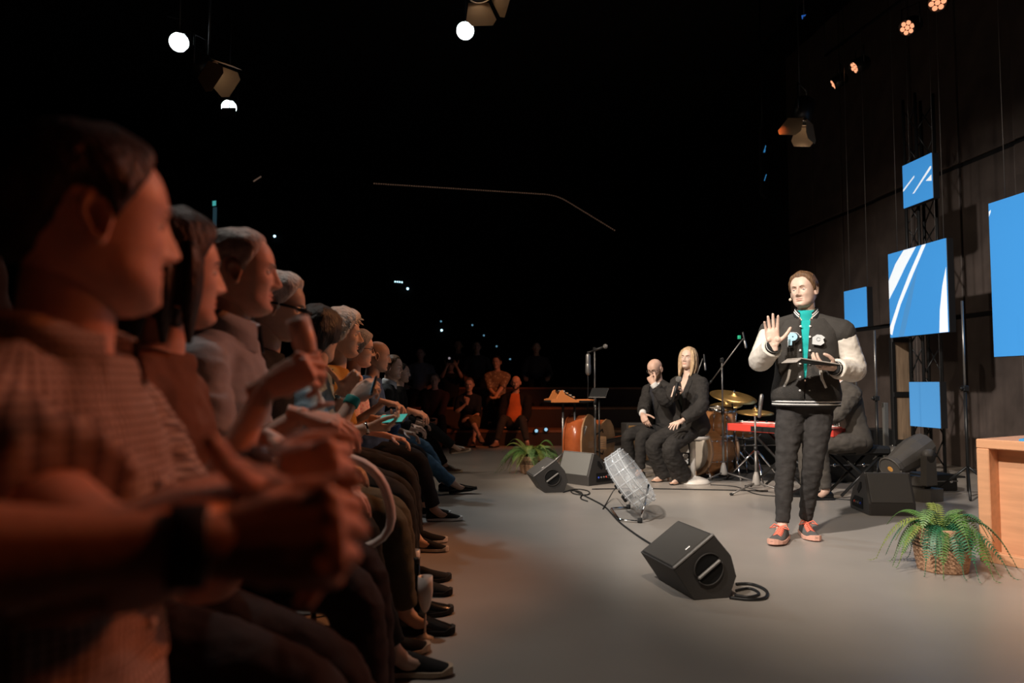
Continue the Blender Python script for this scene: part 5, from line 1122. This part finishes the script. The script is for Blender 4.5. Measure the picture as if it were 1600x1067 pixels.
def flute(label, base, top_, sc=1.):
    base, top_ = np.asarray(base, float), np.asarray(top_, float); h = np.linalg.norm(top_ - base); t = thing('champagne_flute', label, 'glass', base); R = basis(top_ - base); k = h / .225
    m = mat('flute_white', (.72, .62, .56), .35)
    b = MB(); b.lathe([(.002, .0), (.032 * k, 0), (.033 * k, .003), (.012 * k, .010 * k), (.004 * k, .02 * k)], 28, (0, 0, 0), R); b.build('foot', m, t); b = MB(); b.tube([R @ A(0, 0, .012 * k), R @ A(0, 0, .095 * k)], .0042 * k, 10); b.build('stem', m, t)
    b = MB(); b.lathe([(.004 * k, .092 * k), (.014 * k, .105 * k), (.024 * k, .135 * k), (.0285 * k, .17 * k), (.0275 * k, .225 * k), (.0255 * k, .225 * k), (.0265 * k, .17 * k), (.02 * k, .13 * k), (.002, .11 * k)], 28, (0, 0, 0), R); b.build('bowl', m, t)
flute('white champagne flute held up by the person in brown top', D(503, 637, 1.43), D(465, 498, 1.44))
q = G(664, 997); flute('white champagne flute standing on the floor in front of a dark bottle', q, q + A(0, 0, .25)); q = G(645, 938); flute('white champagne flute on the floor behind the dark bottle', q + A(0, .0, 0), q + A(.004, 0, .24))
b = MB(); q = G(652, 985); t = thing('bottle', 'dark bottle standing behind the floor flute', 'bottle', (q[0] - .02, q[1] + .12, 0)); b.lathe([(.034, 0), (.036, .01), (.036, .15), (.03, .18), (.014, .21), (.013, .26)], 20); b.build('glass_body', mat('bottle_dark', (.01, .012, .012), .15), t); b = MB(); b.lathe([(.015, .25), (.015, .275)], 14); b.build('cap', BLACK, t)
# D: grey polo
POLO = cloth('polo', (.33, .37, .40), .08)
PD = rowman('person in light grey polo shirt beside the raised flute', 376, 428, 2.06, hyaw=10, vox=.009, res=1.2, lean=(2, 8), tb=1.05, sc=1.02,
    armR=dict(w=D(470, 650, 1.85), f=(.9, .2, -.2), n=(0, .3, -1), curl='relaxed', pole=(.5, -.4, -1)), skin_m=S_FAIR, hp=dict(jaw=1.08, wide=1.02), hair=dict(m=hairm('grey_light', (.42, .39, .36)), style='short', T=.009, rough=.004), top=dict(m=POLO, sleeve=.40, off=.014, flare=.016, wr=.008, then=[lambda P, o: collar(P, o, POLO, .078, .044, .35)]), legs=dict(m=K_BLACK), shoes=dict(m=LEATH))
# E: white hair, thick dark glasses
PE = rowman('person with thick dark glasses and dark clothes in the chair with white armrest', 436, 482, 2.75, hyaw=2, pitch=-10, lean=(4, 8), sc=1.0, hip=.5, skin_m=S_FAIR, hair=dict(m=H_WHITE, style='short', T=.020, rough=.006), top=dict(m=K_BLACK, sleeve=.95), legs=dict(m=K_BLACK), shoes=dict(m=cloth('shoe_black', (.015, .015, .015)), sm=mat('sole_beige', (.55, .42, .30), .6)), footR=(A(.1, .50, 0), 0, 0))
T = lambda x, y, z: PE.hc + PE.Rh @ A(x, y, z); b = MB(); b.tube([T(.080, -.02, .012), T(.082, .04, .010), T(.072, .088, .008)], [.008, .011, .012], 8, flat=.5); sg = b.build('dark_glasses', mat('glasses_black', (.01, .01, .01), .3), PE.e); b = MB(); b.tube([T(.07, .088, .006), T(.035, .104, .004), T(-.035, .104, .004), T(-.07, .088, .006)], .016, 10, flat=.35); b.build('lens_band', mat('glasses_black', (.01, .01, .01), .3), sg)
# F: light blue shirt, taking a picture
LB = cloth('light_blue', (.32, .46, .55), .1)
PF = rowman('person in light blue shirt photographing with a phone, teal wristband', 499, 527, 3.25, hyaw=62, vox=.010, lean=(4, 8), sc=.97,
    armR=dict(w=D(553, 622, 3.02), f=(.62, .30, .45), n=(.2, .8, -.1), curl='hold', thumb='close', pole=(.5, -.5, -1)), armL=dict(w=D(535, 612, 3.22), f=(.6, -.15, .55), n=(.3, -.8, 0), curl='hold', thumb='up', pole=(-.5, -.4, -1)), skin_m=S_FAIR, hair=dict(m=H_DARK, style='full', T=.026, rough=.012, freq=24), top=dict(m=LB, sleeve=.42, flare=.02, wr=.008, then=[lambda P, o: collar(P, o, LB, .076, .038, .4)]), legs=dict(m=cloth('olive', (.09, .075, .05))), shoes=dict(m=LEATH))
wristband(PF, 1, mat('band_teal', (.02, .32, .28), .6), .93, .033, .035, 'wristband'); wristband(PF, -1, CHROME, .92, .031, .016, 'bracelet')
def phone(label, c, n, u, lit, sc=1.):
    t = thing('phone', label, 'phone', c); n = nrm(n); u = nrm(np.asarray(u, float) - n * np.dot(u, n)); R = np.stack((u, np.cross(n, u), n), 1); b = MB(); b.box((0, 0, 0), (.15, .074, .009), R, .003); b.build('case', BLACK, t); b = MB(); b.box(R @ A(0, 0, .005), (.142, .067, .0015), R, .0004); b.build('display', lit, t)
phone('phone held sideways by the person in light blue', D(584, 604, 3.02), (-.92, -.15, .25), (.10, -.95, .15), mat('display_blue', (.10, .35, .50), .2, emit=.25))
# G: curly grey hair
PG = rowman('person in mustard top looking down at a phone in the lap', 534, 524, 3.80, hyaw=4, lean=(5, 10), sc=.99, skin_m=S_FAIR, hp=dict(nose=1.1), hair=[dict(m=H_WHITE, style='full', T=.026, rough=.012, tufts=420, freq=26), ], armR=dict(w=D(578, 667, 3.55), f=(.85, .1, -.05), n=(.1, .3, .9), curl='hold', thumb='close', pole=(.5, -.5, -1)), armL=dict(w=D(588, 655, 3.85), f=(.8, -.2, -.1), n=(0, 0, 1), curl='hold', pole=(-.5, -.5, -1)), top=dict(m=cloth('mustard', (.42, .22, .05)), sleeve=.45, flare=.02, wr=.009), legs=dict(m=K_BLACK), shoes=dict(m=cloth('shoe_black', (.015, .015, .015))))
wristband(PG, 1, CHROME, .93, .032, .016, 'bracelet'); phone('phone with glowing teal display held by the person in mustard top', D(613, 655, 3.58), (-.25, -.45, .85), (.8, -.3, .0), mat('display_teal', (.10, .62, .55), .2, emit=.3))
# H, I, J and one more
PH = rowman('person with round black glasses and pink patterned top', 561, 546, 4.75, hyaw=6, pitch=-4, female=True, sc=.97, lean=(4, 8), skin_m=S_FAIR, hair=dict(m=H_GREY, style='full', T=.018, rough=.006), top=dict(m=pattern('pink', (.70, .30, .32), (.80, .55, .50), 40, 1.), sleeve=.5), legs=dict(m=K_BLACK), shoes=dict(m=cloth('shoe_black', (.015, .015, .015)), sm=K_WHITE), armR=dict(w=D(600, 628, 4.5), f=(.9, .1, -.2), n=(0, .2, -1), curl='relaxed')); glasses(PH)
PI_ = rowman('person in blue denim shirt with one hand on the lap', 590, 557, 5.75, hyaw=8, pitch=-6, sc=1.0, belly=.05, skin_m=S_TAN, hair=dict(m=H_STUB, style='bald'), top=dict(m=K_DENIM, sleeve=.93, wr=.010, bag=.02), legs=dict(m=K_BLACK), shoes=dict(m=cloth('shoe_black', (.015, .015, .015)), sm=K_WHITE), armR=dict(w=D(642, 642, 5.5), f=(.85, .2, -.25), n=(-.1, .3, -.9), curl='relaxed'), footR=(A(.1, .50, 0), 0, 0))
PJ = rowman('person in dark jacket and blue jeans with black leather shoes', 614, 574, 7.1, hyaw=-20, pitch=-3, sc=.97, lean=(4, 10), skin_m=S_FAIR, hair=dict(m=H_BROWN, style='short', T=.008), top=dict(m=K_BLACK, sleeve=.95), legs=dict(m=K_JEANS, wr=.008), shoes=dict(m=mat('leather_gloss', (.015, .013, .012), .15, coat=.5)), footR=(A(.10, .66, 0), 0, 8), footL=(A(-.10, .56, 0), 0, 0)); collar(PJ, PJ.e, K_WHITE, .066, .034, .4)
PM = rowman('person in dark clothes at the far row end, brown sneakers stretched out', 628, 583, 8.6, hyaw=-10, sc=.95, skin_m=S_FAIR, vox=.015, res=.8, hair=dict(m=H_DARK), top=dict(m=K_BLACK, sleeve=.9), legs=dict(m=K_BLACK), shoes=dict(m=cloth('sneaker_brown', (.14, .08, .05)), sm=mat('sole_beige', (.55, .42, .30), .6), laces=K_WHITE), footR=(A(-.02, .66, .22), 20, 6, (0, .6, 1)), footL=(A(-.1, .55, 0), 0, 0))
PN = person('person in dark clothes on the black riser of the second row', (0, 0, .35), -84, headat=(-1.27, 1.62, 1.61), head=(16, 0, 0), skin_m=S_TAN, vox=.016, res=.8, hair=dict(m=H_DARK), top=dict(m=K_BLACK, sleeve=.9), legs=dict(m=K_BLACK), shoes=dict(m=LEATH))
# ---- chairs of the front row
def chair(P, label, white=True, grp=None):
    t = thing('chair', label, 'chair', (P.loc[0], P.loc[1], P.loc[2] if len(P.loc) > 2 else 0), rad(P.yaw)); z = P.hip - .10; sh = mat('chair_shell', (.02, .02, .022), .5); aw = mat('chair_arm_white', (.70, .62, .56), .4) if white else sh
    b = MB(); b.sheet([[(x, y, z - .02 * (1 - (x / .23) ** 2) - (.02 if y > .2 else 0)) for x in np.linspace(-.23, .23, 7)] for y in np.linspace(-.20, .24, 7)]); b.sheet([[(x, y, z - .035) for x in np.linspace(-.23, .23, 7)] for y in np.linspace(-.20, .24, 7)]); b.build('seat', sh, t)
    b = MB(); b.rings([[(x, -.215 - .10 * k + .03 * (x / .22) ** 2 + dy, z + .06 + .36 * k) for x in np.linspace(-.22, .22, 9)] + [(x, -.245 - .10 * k + .03 * (x / .22) ** 2, z + .06 + .36 * k) for x in np.linspace(.22, -.22, 9)] for k, dy in ((0, 0), (.5, 0), (1, 0))]); b.build('backrest', sh, t)
    for s in (-1, 1):
        for y in (-.18, .20): b = MB(); b.tube([(s * .19, y, z - .03), (s * .23, y * 1.15, .01 if z > .1 else 0)], .011, 8); b.build('leg', BLACKM, t)
        if not white or s < 0: continue
        pts = bend([A(s * .25, -.24, z + .30), A(s * .27, .10, z + .30), A(s * .27, .50, z + .29), A(s * .26, .58, z + .0), A(s * .24, .24, z - .05)], .16, 8); b = MB(); q, tt = resample(pts, 36); b.tube(q, np.interp(tt, [0, .4, .7, 1], [.014, .028, .030, .006]), 8, flat=.55); b.build('armrest', aw, t)
for P_, lab in ((PA, 'dark chair under the person with the wide black wristband'), (PB, 'dark chair under the person in plaid shirt'), (PC, 'dark chair under the person in brown top'), (PD, 'dark chair under the person in grey polo shirt'), (PE, 'chair with a curved white armrest under the person in dark glasses'), (PF, 'dark chair under the person in light blue'), (PG, 'dark chair under the person in mustard top'), (PH, 'dark chair under the person in pink patterned top'), (PI_, 'dark chair under the person in denim shirt'), (PJ, 'dark chair under the person in blue jeans'), (PM, 'dark chair at the row end under brown sneakers'), (PN, 'dark chair on the black riser of the second row')):
    chair(P_, lab, P_ is PE)
chair(BALD, 'dark chair under the person in black suit and glasses', False)
rs = MB(); rs.box(SW(-2.15, 1.6, .175), (1.8, 5, .35), RW, .005); tag(rs.build('riser', mat('riser_black', (.02, .02, .02), .7)), 'low black riser under the second audience row', 'platform')
# ---- far row facing the camera, on low steps
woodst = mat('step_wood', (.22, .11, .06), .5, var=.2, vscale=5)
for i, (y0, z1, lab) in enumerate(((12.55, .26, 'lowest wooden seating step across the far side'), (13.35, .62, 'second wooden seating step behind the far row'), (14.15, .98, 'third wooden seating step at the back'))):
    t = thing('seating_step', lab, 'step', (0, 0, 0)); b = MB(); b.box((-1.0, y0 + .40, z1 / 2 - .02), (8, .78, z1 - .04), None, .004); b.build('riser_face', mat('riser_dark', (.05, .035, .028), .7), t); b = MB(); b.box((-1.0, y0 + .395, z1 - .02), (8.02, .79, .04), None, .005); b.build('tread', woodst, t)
for x, y in ((838, 673), (853, 671)): c = D(x, y, 12.54); b = MB(); b.lathe([(.05, 0), (.05, .012), (.035, .016)], 14, c, basis((0, -1, 0)), 1); b.ball(c + A(0, -.014, 0), (.03, .012, .03), 10, 0); tag(b.build('step_light', [mat('step_glow', (.30, .62, .85), .4, emit=.9), BLACKM]), 'pale blue step light beside the leg of the person in orange shirt', 'light', 'pair of step lights')
fk = dict(vox=.019, res=.7)
def far(label, hx, hy, Y, yaw=180, **k):
    return person(label, (0, 0, k.pop('z0', 0.)), yaw, headat=D(hx, hy, Y), **{**fk, **k})
far('person in bright orange shirt and dark cardigan, seated on the far step', 806, 598, 12.75, 172, lean=(-8, 0), head=(4, -6, 0), belly=.11, sc=1.0, skin_m=S_FAIR, hair=dict(m=H_STUB, style='beard', T=.003), legs=dict(m=cloth('trouser_grey', (.05, .045, .04))), shoes=dict(m=mat('shoe_tan', (.35, .20, .12), .5)), footR=(A(.24, .45, 0), -20, 0), footL=(A(-.24, .45, 0), 20, 0),
    armR=dict(p=(.20, .34, .42), f=(-.2, .5, -.8), n=(-1, 0, 0), curl='relaxed'), armL=dict(p=(-.20, .34, .42), f=(.2, .5, -.8), n=(1, 0, 0), curl='relaxed'), top=[dict(m=cloth('orange', (.80, .22, .07), .05), off=.008, sleeve=0, s=(-.02, .545), name='shirt', wr=.003), dict(kind='open', gap=[(-.12, .26), (.1, .24), (.35, .10), (.55, .07)], m=K_BLACK, off=.022, s=(-.10, .54), sleeve=.92)])
far('person in navy top and olive cropped trousers, legs crossed, hand at the chin', 733, 601, 12.6, 188, lean=(14, 22), head=(-6, -8, 0), female=True, sc=.98, skin_m=S_FAIR, hair=dict(m=H_SALT, style='short', T=.008), legs=dict(m=cloth('olive2', (.16, .105, .055)), t1=.72, waist=.03), shoes=dict(m=mat('shoe_tan', (.35, .20, .12), .5)), footR=(A(-.10, .62, .16), 16, -20, (0, .6, 1)), footL=(A(-.06, .44, 0), -8, 0), top=dict(m=cloth('navy', (.015, .02, .03)), sleeve=.5),
    armR=dict(p=(.05, .36, .72), f=(-.1, .1, 1), n=(0, -1, 0), curl='fist', thumb='close', pole=(.6, .3, -1)), armL=dict(p=(.0, .42, .48), f=(.8, .3, -.1), n=(0, 0, -1), curl='relaxed'))
far('person in dark brown shirt with hands in the lap, beside the person in navy top', 679, 594, 12.6, 180, lean=(2, 8), head=(0, -6, 0), sc=.98, skin_m=S_FAIR, hair=dict(m=H_SALT, style='short', T=.006), legs=dict(m=K_BLACK), shoes=dict(m=LEATH), footR=(A(.2, .40, 0), -10, 0), footL=(A(-.2, .40, 0), 10, 0), top=dict(m=cloth('brown_dark', (.06, .03, .025)), sleeve=.94), armR=dict(p=(.09, .40, .42), f=(-.5, .6, -.6), n=(-.7, 0, -.3), curl='clasp'), armL=dict(p=(-.09, .40, .42), f=(.5, .6, -.6), n=(.7, 0, -.3), curl='clasp'))
far('person in cream patterned shirt leaning on folded arms, behind the person in orange shirt', 776, 566, 13.6, 176, z0=.26, lean=(6, 12), head=(-10, -4, 0), sc=.98, skin_m=S_FAIR, hair=dict(m=H_DARK), legs=dict(m=K_BLACK), shoes=dict(m=LEATH), footR=(A(.1, .4, .0), 0, 0), footL=(A(-.1, .4, 0), 0, 0), top=dict(m=pattern('cream', (.50, .42, .32), (.28, .20, .14), 18, 1.), sleeve=.5), armR=dict(p=(-.02, .34, .74 - .2), f=(-1, .1, .1), n=(0, -.3, -1), curl='relaxed'), armL=dict(p=(.04, .38, .70 - .2), f=(1, .1, .1), n=(0, -.3, -1), curl='relaxed'))
far('person in pale t-shirt on the second seating step, dimly lit', 657, 553, 14.0, 180, z0=.26, sc=.98, skin_m=S_TAN, hair=dict(m=H_DARK), legs=dict(m=K_BLACK), shoes=dict(m=LEATH), top=dict(m=cloth('pale_grey', (.30, .29, .30)), sleeve=.45), footR=(A(.1, .38, 0), 0, 0), footL=(A(-.1, .38, 0), 0, 0))
PV = far('person in black holding up a small camera with both hands', 704, 570, 13.9, 180, z0=.26, sc=.95, skin_m=S_TAN, hair=dict(m=H_DARK, style='full', T=.02), legs=dict(m=K_BLACK), shoes=dict(m=LEATH), top=dict(m=K_BLACK, sleeve=.5), footR=(A(.1, .38, 0), 0, 0), footL=(A(-.1, .38, 0), 0, 0), armR=dict(w=D(698, 572, 13.55), f=(.4, 0, .8), n=(.3, .9, 0), curl='hold'), armL=dict(w=D(713, 572, 13.55), f=(-.4, 0, .8), n=(-.3, .9, 0), curl='hold'))
c = D(704, 564, 13.5); t = thing('camera', 'small camera with a lit lamp held up in the far crowd', 'camera', c); b = MB(); b.box((0, 0, 0), (.11, .04, .07), None, .006); b.build('camera_body', BLACK, t); b = MB(); b.lathe([(.028, 0), (.028, .04), (.022, .042)], 14, (0, -.02, 0), basis((0, -1, 0))); b.build('lens', BLACK, t); b = MB(); b.ball((-.02, -.03, .05), .022, 8); b.build('lamp', mat('camera_lamp', (.45, .38, .42), .4, emit=.5), t)
for hx, hy, Y, lab in ((745, 542, 14.6, 'shadowy person on the third step behind the one with crossed legs'), (716, 540, 15.0, 'shadowy person on the third step behind the raised camera'), (838, 543, 14.6, 'shadowy person on the third step, straight above the two step lights')):
    far(lab, hx, hy, Y, 180, z0=.62, sc=.97, skin_m=S_TAN, hair=dict(m=H_DARK), legs=dict(m=K_BLACK), shoes=dict(m=LEATH), top=dict(m=cloth('shadow_grey', (.06, .055, .055)), sleeve=.9), footR=(A(.1, .38, 0), 0, 0), footL=(A(-.1, .38, 0), 0, 0))
run_jobs()
for l in PLOG: print(l)
# ------------------------------------------------------------------ hanging lights and far lights
lampw = mat('lamp_cool_white', (.85, .97, 1.0), .3, emit=9.); flapm = mat('barn_door', (.50, .34, .20), .5, .2); ledo = mat('led_orange', (1., .42, .22), .3, emit=1.1)
def round_lamp(label, c, aim, r):
    t = thing('spot_lamp', label, 'stage light', c); R = basis(aim); b = MB(); b.lathe([(r * .7, -.30), (r * 1.05, -.26), (r * 1.15, 0), (r * 1.02, .0)], 24, (0, 0, 0), R, cap=False); b.build('housing', BLACKM, t)
    b = MB(); b.lathe([(r, -.02), (r * .6, .0), (.005, .004)], 28, (0, 0, 0), R); b.build('lens', lampw, t)
    b = MB(); b.tube([R @ np.array((-r * 1.2, 0, -.13)), R @ np.array((-r * 1.2, 0, -.13)) + A(0, 0, .3), R @ np.array((r * 1.2, 0, -.13)) + A(0, 0, .3), R @ np.array((r * 1.2, 0, -.13))], .012, 8); b.build('yoke', BLACKM, t)
    b = MB(); b.box(R @ np.array((.0, r * .95, .05)), (r * .9, .006, .12), R, .001); b.build('top_flag', BLACKM, t); hanger(t, c, .1)
    return t
cam0 = np.array((0, 0, CAMH))
def hanger(t, c, z0=.3, dx=0.):
    b = MB(); b.tube([(dx, 0, z0), (dx, 0, 8.0 - c[2])], .012, 6); b.build('hanging_rod', BLACKM, t)
def W(x, y):
    u = (x - 800) / FPX; return D(x, y, 23.86 / (math.cos(TH) - u * math.sin(TH)))
p = D(280, 66, 9.0); round_lamp('round cool-white spot lamp with a clipped top, hanging over the audience', p, cam0 - p + A(1.2, 0, 0), .115)
p = D(727, 48, 9.6); round_lamp('round brilliant white spot lamp below the barn door at the ceiling', p, cam0 - p, .115)
p = D(358, 168, 10.5); t_ = round_lamp('small half-hidden white spot lamp under the copper barn doors', p, cam0 - p + A(1.5, 0, 0), .105)
b = MB(); b.box(A(.02, -.06, -.09), (.20, .02, .13), None, .002); b.box(A(.03, -.06, .02), (.012, .02, .24), None, .002); b.build('flag', BLACKM, t_)
def fresnel(label, c, aim, r=.10, roll=0., doors=(0, 1, 2, 3), power=0., col=WARM, open_=.35, dl=.26):
    t = thing('fresnel_lamp', label, 'stage light', c); R = basis(aim) @ Rz(roll)
    b = MB(); b.lathe([(r * .8, -.30), (r * 1.25, -.27), (r * 1.25, 0), (r * 1.05, 0), (r * 1.05, -.1)], 24, (0, 0, 0), R, cap=False); b.build('housing', BLACKM, t)
    b = MB(); b.lathe([(r * 1.03, -.06), (r * .5, -.03), (.005, -.025)], 24, (0, 0, 0), R); b.build('lens', mat('fresnel_lens', (1., .80, .60), .3, emit=3.), t)
    b = MB(); b.tube([R @ np.array((r * 1.22 * math.cos(a), r * 1.22 * math.sin(a), .01)) for a in np.linspace(0, 2 * PI, 28)], .008, 6); b.build('rim', mat('rim_brass', (.6, .45, .32), .3, .7), t)
    for k in doors:
        a = k * PI / 2; u = np.array((math.cos(a), math.sin(a), 0)); v = np.array((-u[1], u[0], 0)); w0, w1 = r * 1.0, r * 1.5
        o = nrm(u * math.sin(open_) + np.array((0, 0, 1)) * math.cos(open_)); b = MB()
        P4 = [u * r * 1.25 + v * w0, u * r * 1.25 - v * w0, u * r * 1.25 - v * w1 + o * dl * .75, u * r * 1.25 - v * w1 * .7 + o * dl, u * r * 1.25 + v * w1 * .7 + o * dl, u * r * 1.25 + v * w1 + o * dl * .75]
        b.rings([[R @ q for q in P4], [R @ (q + u * .003) for q in P4]], 0, False); b.build('barn_door', flapm, t)
    b = MB(); b.tube([R @ np.array((-r * 1.3, 0, -.12)), R @ np.array((-r * 1.3, 0, -.12)) + A(0, 0, .32), R @ np.array((r * 1.3, 0, -.12)) + A(0, 0, .32), R @ np.array((r * 1.3, 0, -.12))], .012, 8); b.build('yoke', BLACKM, t); hanger(t, c, .15)
    if power:
        l = spot('fresnel_light', np.asarray(c) + nrm(aim) * .02, np.asarray(c) + np.asarray(aim), power, col, 75, .5, .08)
    return t
p = D(326, 112, 8.2); fresnel('copper-lit barn door lamp aimed down at the stage, over the audience', p, (.80, .12, -.60), .115, .3, (0, 1, 2), 160)
p = D(752, -12, 8.0); fresnel('barn door lamp directly above the brilliant white spot lamp', p, (.25, -.25, -.9), .12, .5, (0, 1, 3), 80)
p = D(1250, 190, 9.0); fresnel('barn door lamp hanging near the stage wall panels', p, (-.25, .10, -.95), .10, .4, (0, 2, 3), 150)
def led_par(label, c, aim, r=.085):
    t = thing('led_par', label, 'stage light', c, 0, 'orange led lamps along the wall truss'); R = basis(aim); b = MB(); b.lathe([(r * .7, -.2), (r * 1.1, -.16), (r * 1.1, .03), (r * .98, .03), (r * .98, 0), (.01, -.001)], 24, (0, 0, 0), R, cap=False); b.build('housing', BLACKM, t)
    for k in range(7):
        q = np.array((0, 0, .006)) if k == 6 else np.array((r * .62 * math.cos(k * PI / 3), r * .62 * math.sin(k * PI / 3), .006)); b = MB(); b.ball(R @ q, (r * .29, r * .29, .008), 10, 0, R); b.build('led', ledo, t)
    b = MB(); b.tube([R @ A(-r * 1.15, 0, -.08), R @ A(-r * 1.15, 0, -.08) + A(0, 0, .22), R @ A(r * 1.15, 0, -.08) + A(0, 0, .22), R @ A(r * 1.15, 0, -.08)], .009, 6); b.build('bracket', BLACKM, t)
for (x, y, Y), lab, am in (((1465, 4, 7.0), 'orange led lamp at the ceiling end of the wall truss', (-.55, -.75, -.45)), ((1418, 43, 7.8), 'orange led lamp second down the wall truss', (-.75, -.5, -.5)), ((1336, 105, 9.6), 'narrow-looking orange led lamp third down the wall truss', (-.95, -.05, -.55)), ((1303, 131, 10.8), 'faint orange led lamp last on the wall truss', (-1., .22, -.55))):
    led_par(lab, D(x, y, Y), np.array(am))
# truss the leds hang on
a_, b_ = D(1500, -40, 6.4) + A(.1, 0, .22), D(1285, 108, 11.5) + A(.05, 0, .22); t = thing('lighting_pipe', 'black lighting pipe carrying the orange led lamps', 'pipe', (0, 0, 0)); b = MB(); b.tube([a_, b_], .025, 10); b.build('pipe', BLACKM, t); b = MB(); b.tube([b_ + A(0, 0, 0), b_ + A(0, 0, 2.)], .006, 6); b.build('hanger', BLACKM, t)
# exit sign and far little lights
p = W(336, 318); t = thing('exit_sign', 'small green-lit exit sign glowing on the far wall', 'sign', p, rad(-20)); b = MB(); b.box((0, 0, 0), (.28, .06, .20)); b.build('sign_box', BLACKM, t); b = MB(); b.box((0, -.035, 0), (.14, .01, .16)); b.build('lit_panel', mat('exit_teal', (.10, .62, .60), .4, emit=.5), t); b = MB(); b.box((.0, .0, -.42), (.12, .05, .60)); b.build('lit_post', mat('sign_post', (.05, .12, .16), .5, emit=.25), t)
tiny = mat('tiny_light', (.55, .85, 1.), .3, emit=2.5); tinyb = mat('tiny_blue', (.25, .60, .85), .3, emit=.45)
def dot(label, x, y, Y, r, m, grp): c = W(x, y); r *= 1.15; b = MB(); b.lathe([(r * 1.3, -.02), (r * 1.3, .0), (r, .004)], 10, c, basis(cam0 - c), 1); b.ball(c, r, 8, 0); tag(b.build('aisle_light', [m, BLACKM]), label, 'light', grp)
for x, y in ((617.5, 440), (621, 440.3), (624.5, 440.6), (628, 441)): dot('tiny white lamp in a row of four, high at the back', x, y, 20, .022, tiny, 'row of four tiny lamps')
dot('single tiny white lamp below the row of four', 637, 451, 20, .034, tiny, None); dot('single tiny white lamp above the person in grey polo shirt', 429, 369, 18, .036, tiny, None); dot('bright tiny lamp at the head of the dotted stair lights', 690, 516, 20, .032, tiny, None)
for x, y in ((689, 502), (738, 508), (756, 524), (776, 541), (797, 561), (820, 581)): dot('dim blue stair light above the far audience', x, y, 19, .026, tinyb, 'dim blue stair lights')
# balcony rail; added glowing beads stand for light on its perforated metal
t = thing('balcony_rail', 'long dim handrail with tiny painted-on dots of light on the far balcony', 'handrail', (0, 0, 0)); q = bend([W(585, 287), W(870, 305), W(960, 360)], .4); b = MB(); b.tube(q, .022, 6); b.build('rail', BLACKM, t)
b = MB(); s, _ = resample(q, 110)
for c in s: b.ball(c + A(0, -.025, 0), .017, 6)
tag(b.build('painted_glow_dots', mat('painted_glow', (.36, .20, .13), .5, emit=.35), t), kind='stuff')
p = W(402, 280); b = MB(); b.tube([p + A(-.12, 0, -.07), p + A(.12, 0, .09)], .018, 6); tag(b.build('rail_end', mat('painted_rail_glint', (.4, .25, .18), .4, emit=.25)), 'short rail end with a painted glint high above the audience', 'handrail')  # glint on the rail is emission put into its material, no lamp there
# far screen edge glimpsed past the wall end
t = thing('led_screen', 'far dim screen edge with two blue dashes, past the wall panels', 'screen', D(1192, 255, 13.0), rad(60)); b = MB(); b.box((0, 0, 0), (.35, .06, 1.2)); b.build('case', case_m, t); hanger(t, D(1192, 255, 13.0), .5)
for z, l in ((.26, .14), (.22, .05), (-.26, .12)): b = MB(); b.box((0.02, -.035, z), (l * 2, .006, .012), Ry(-.7), .001); b.build('streak', mat('dash_blue', (.06, .35, .75), .4, emit=.6), t)
p = D(1256, 26, 9); t = thing('status_light', 'tiny blue status light near the ceiling', 'light', p); b = MB(); b.prism([(-.03, .02), (.03, .02), (-.02, -.03)], 0, .01, (0, 0, 0), basis(cam0 - p)); b.build('lit_face', mat('dash_blue2', (.03, .15, .6), .4, emit=.5), t); hanger(t, p, -.02, .0)
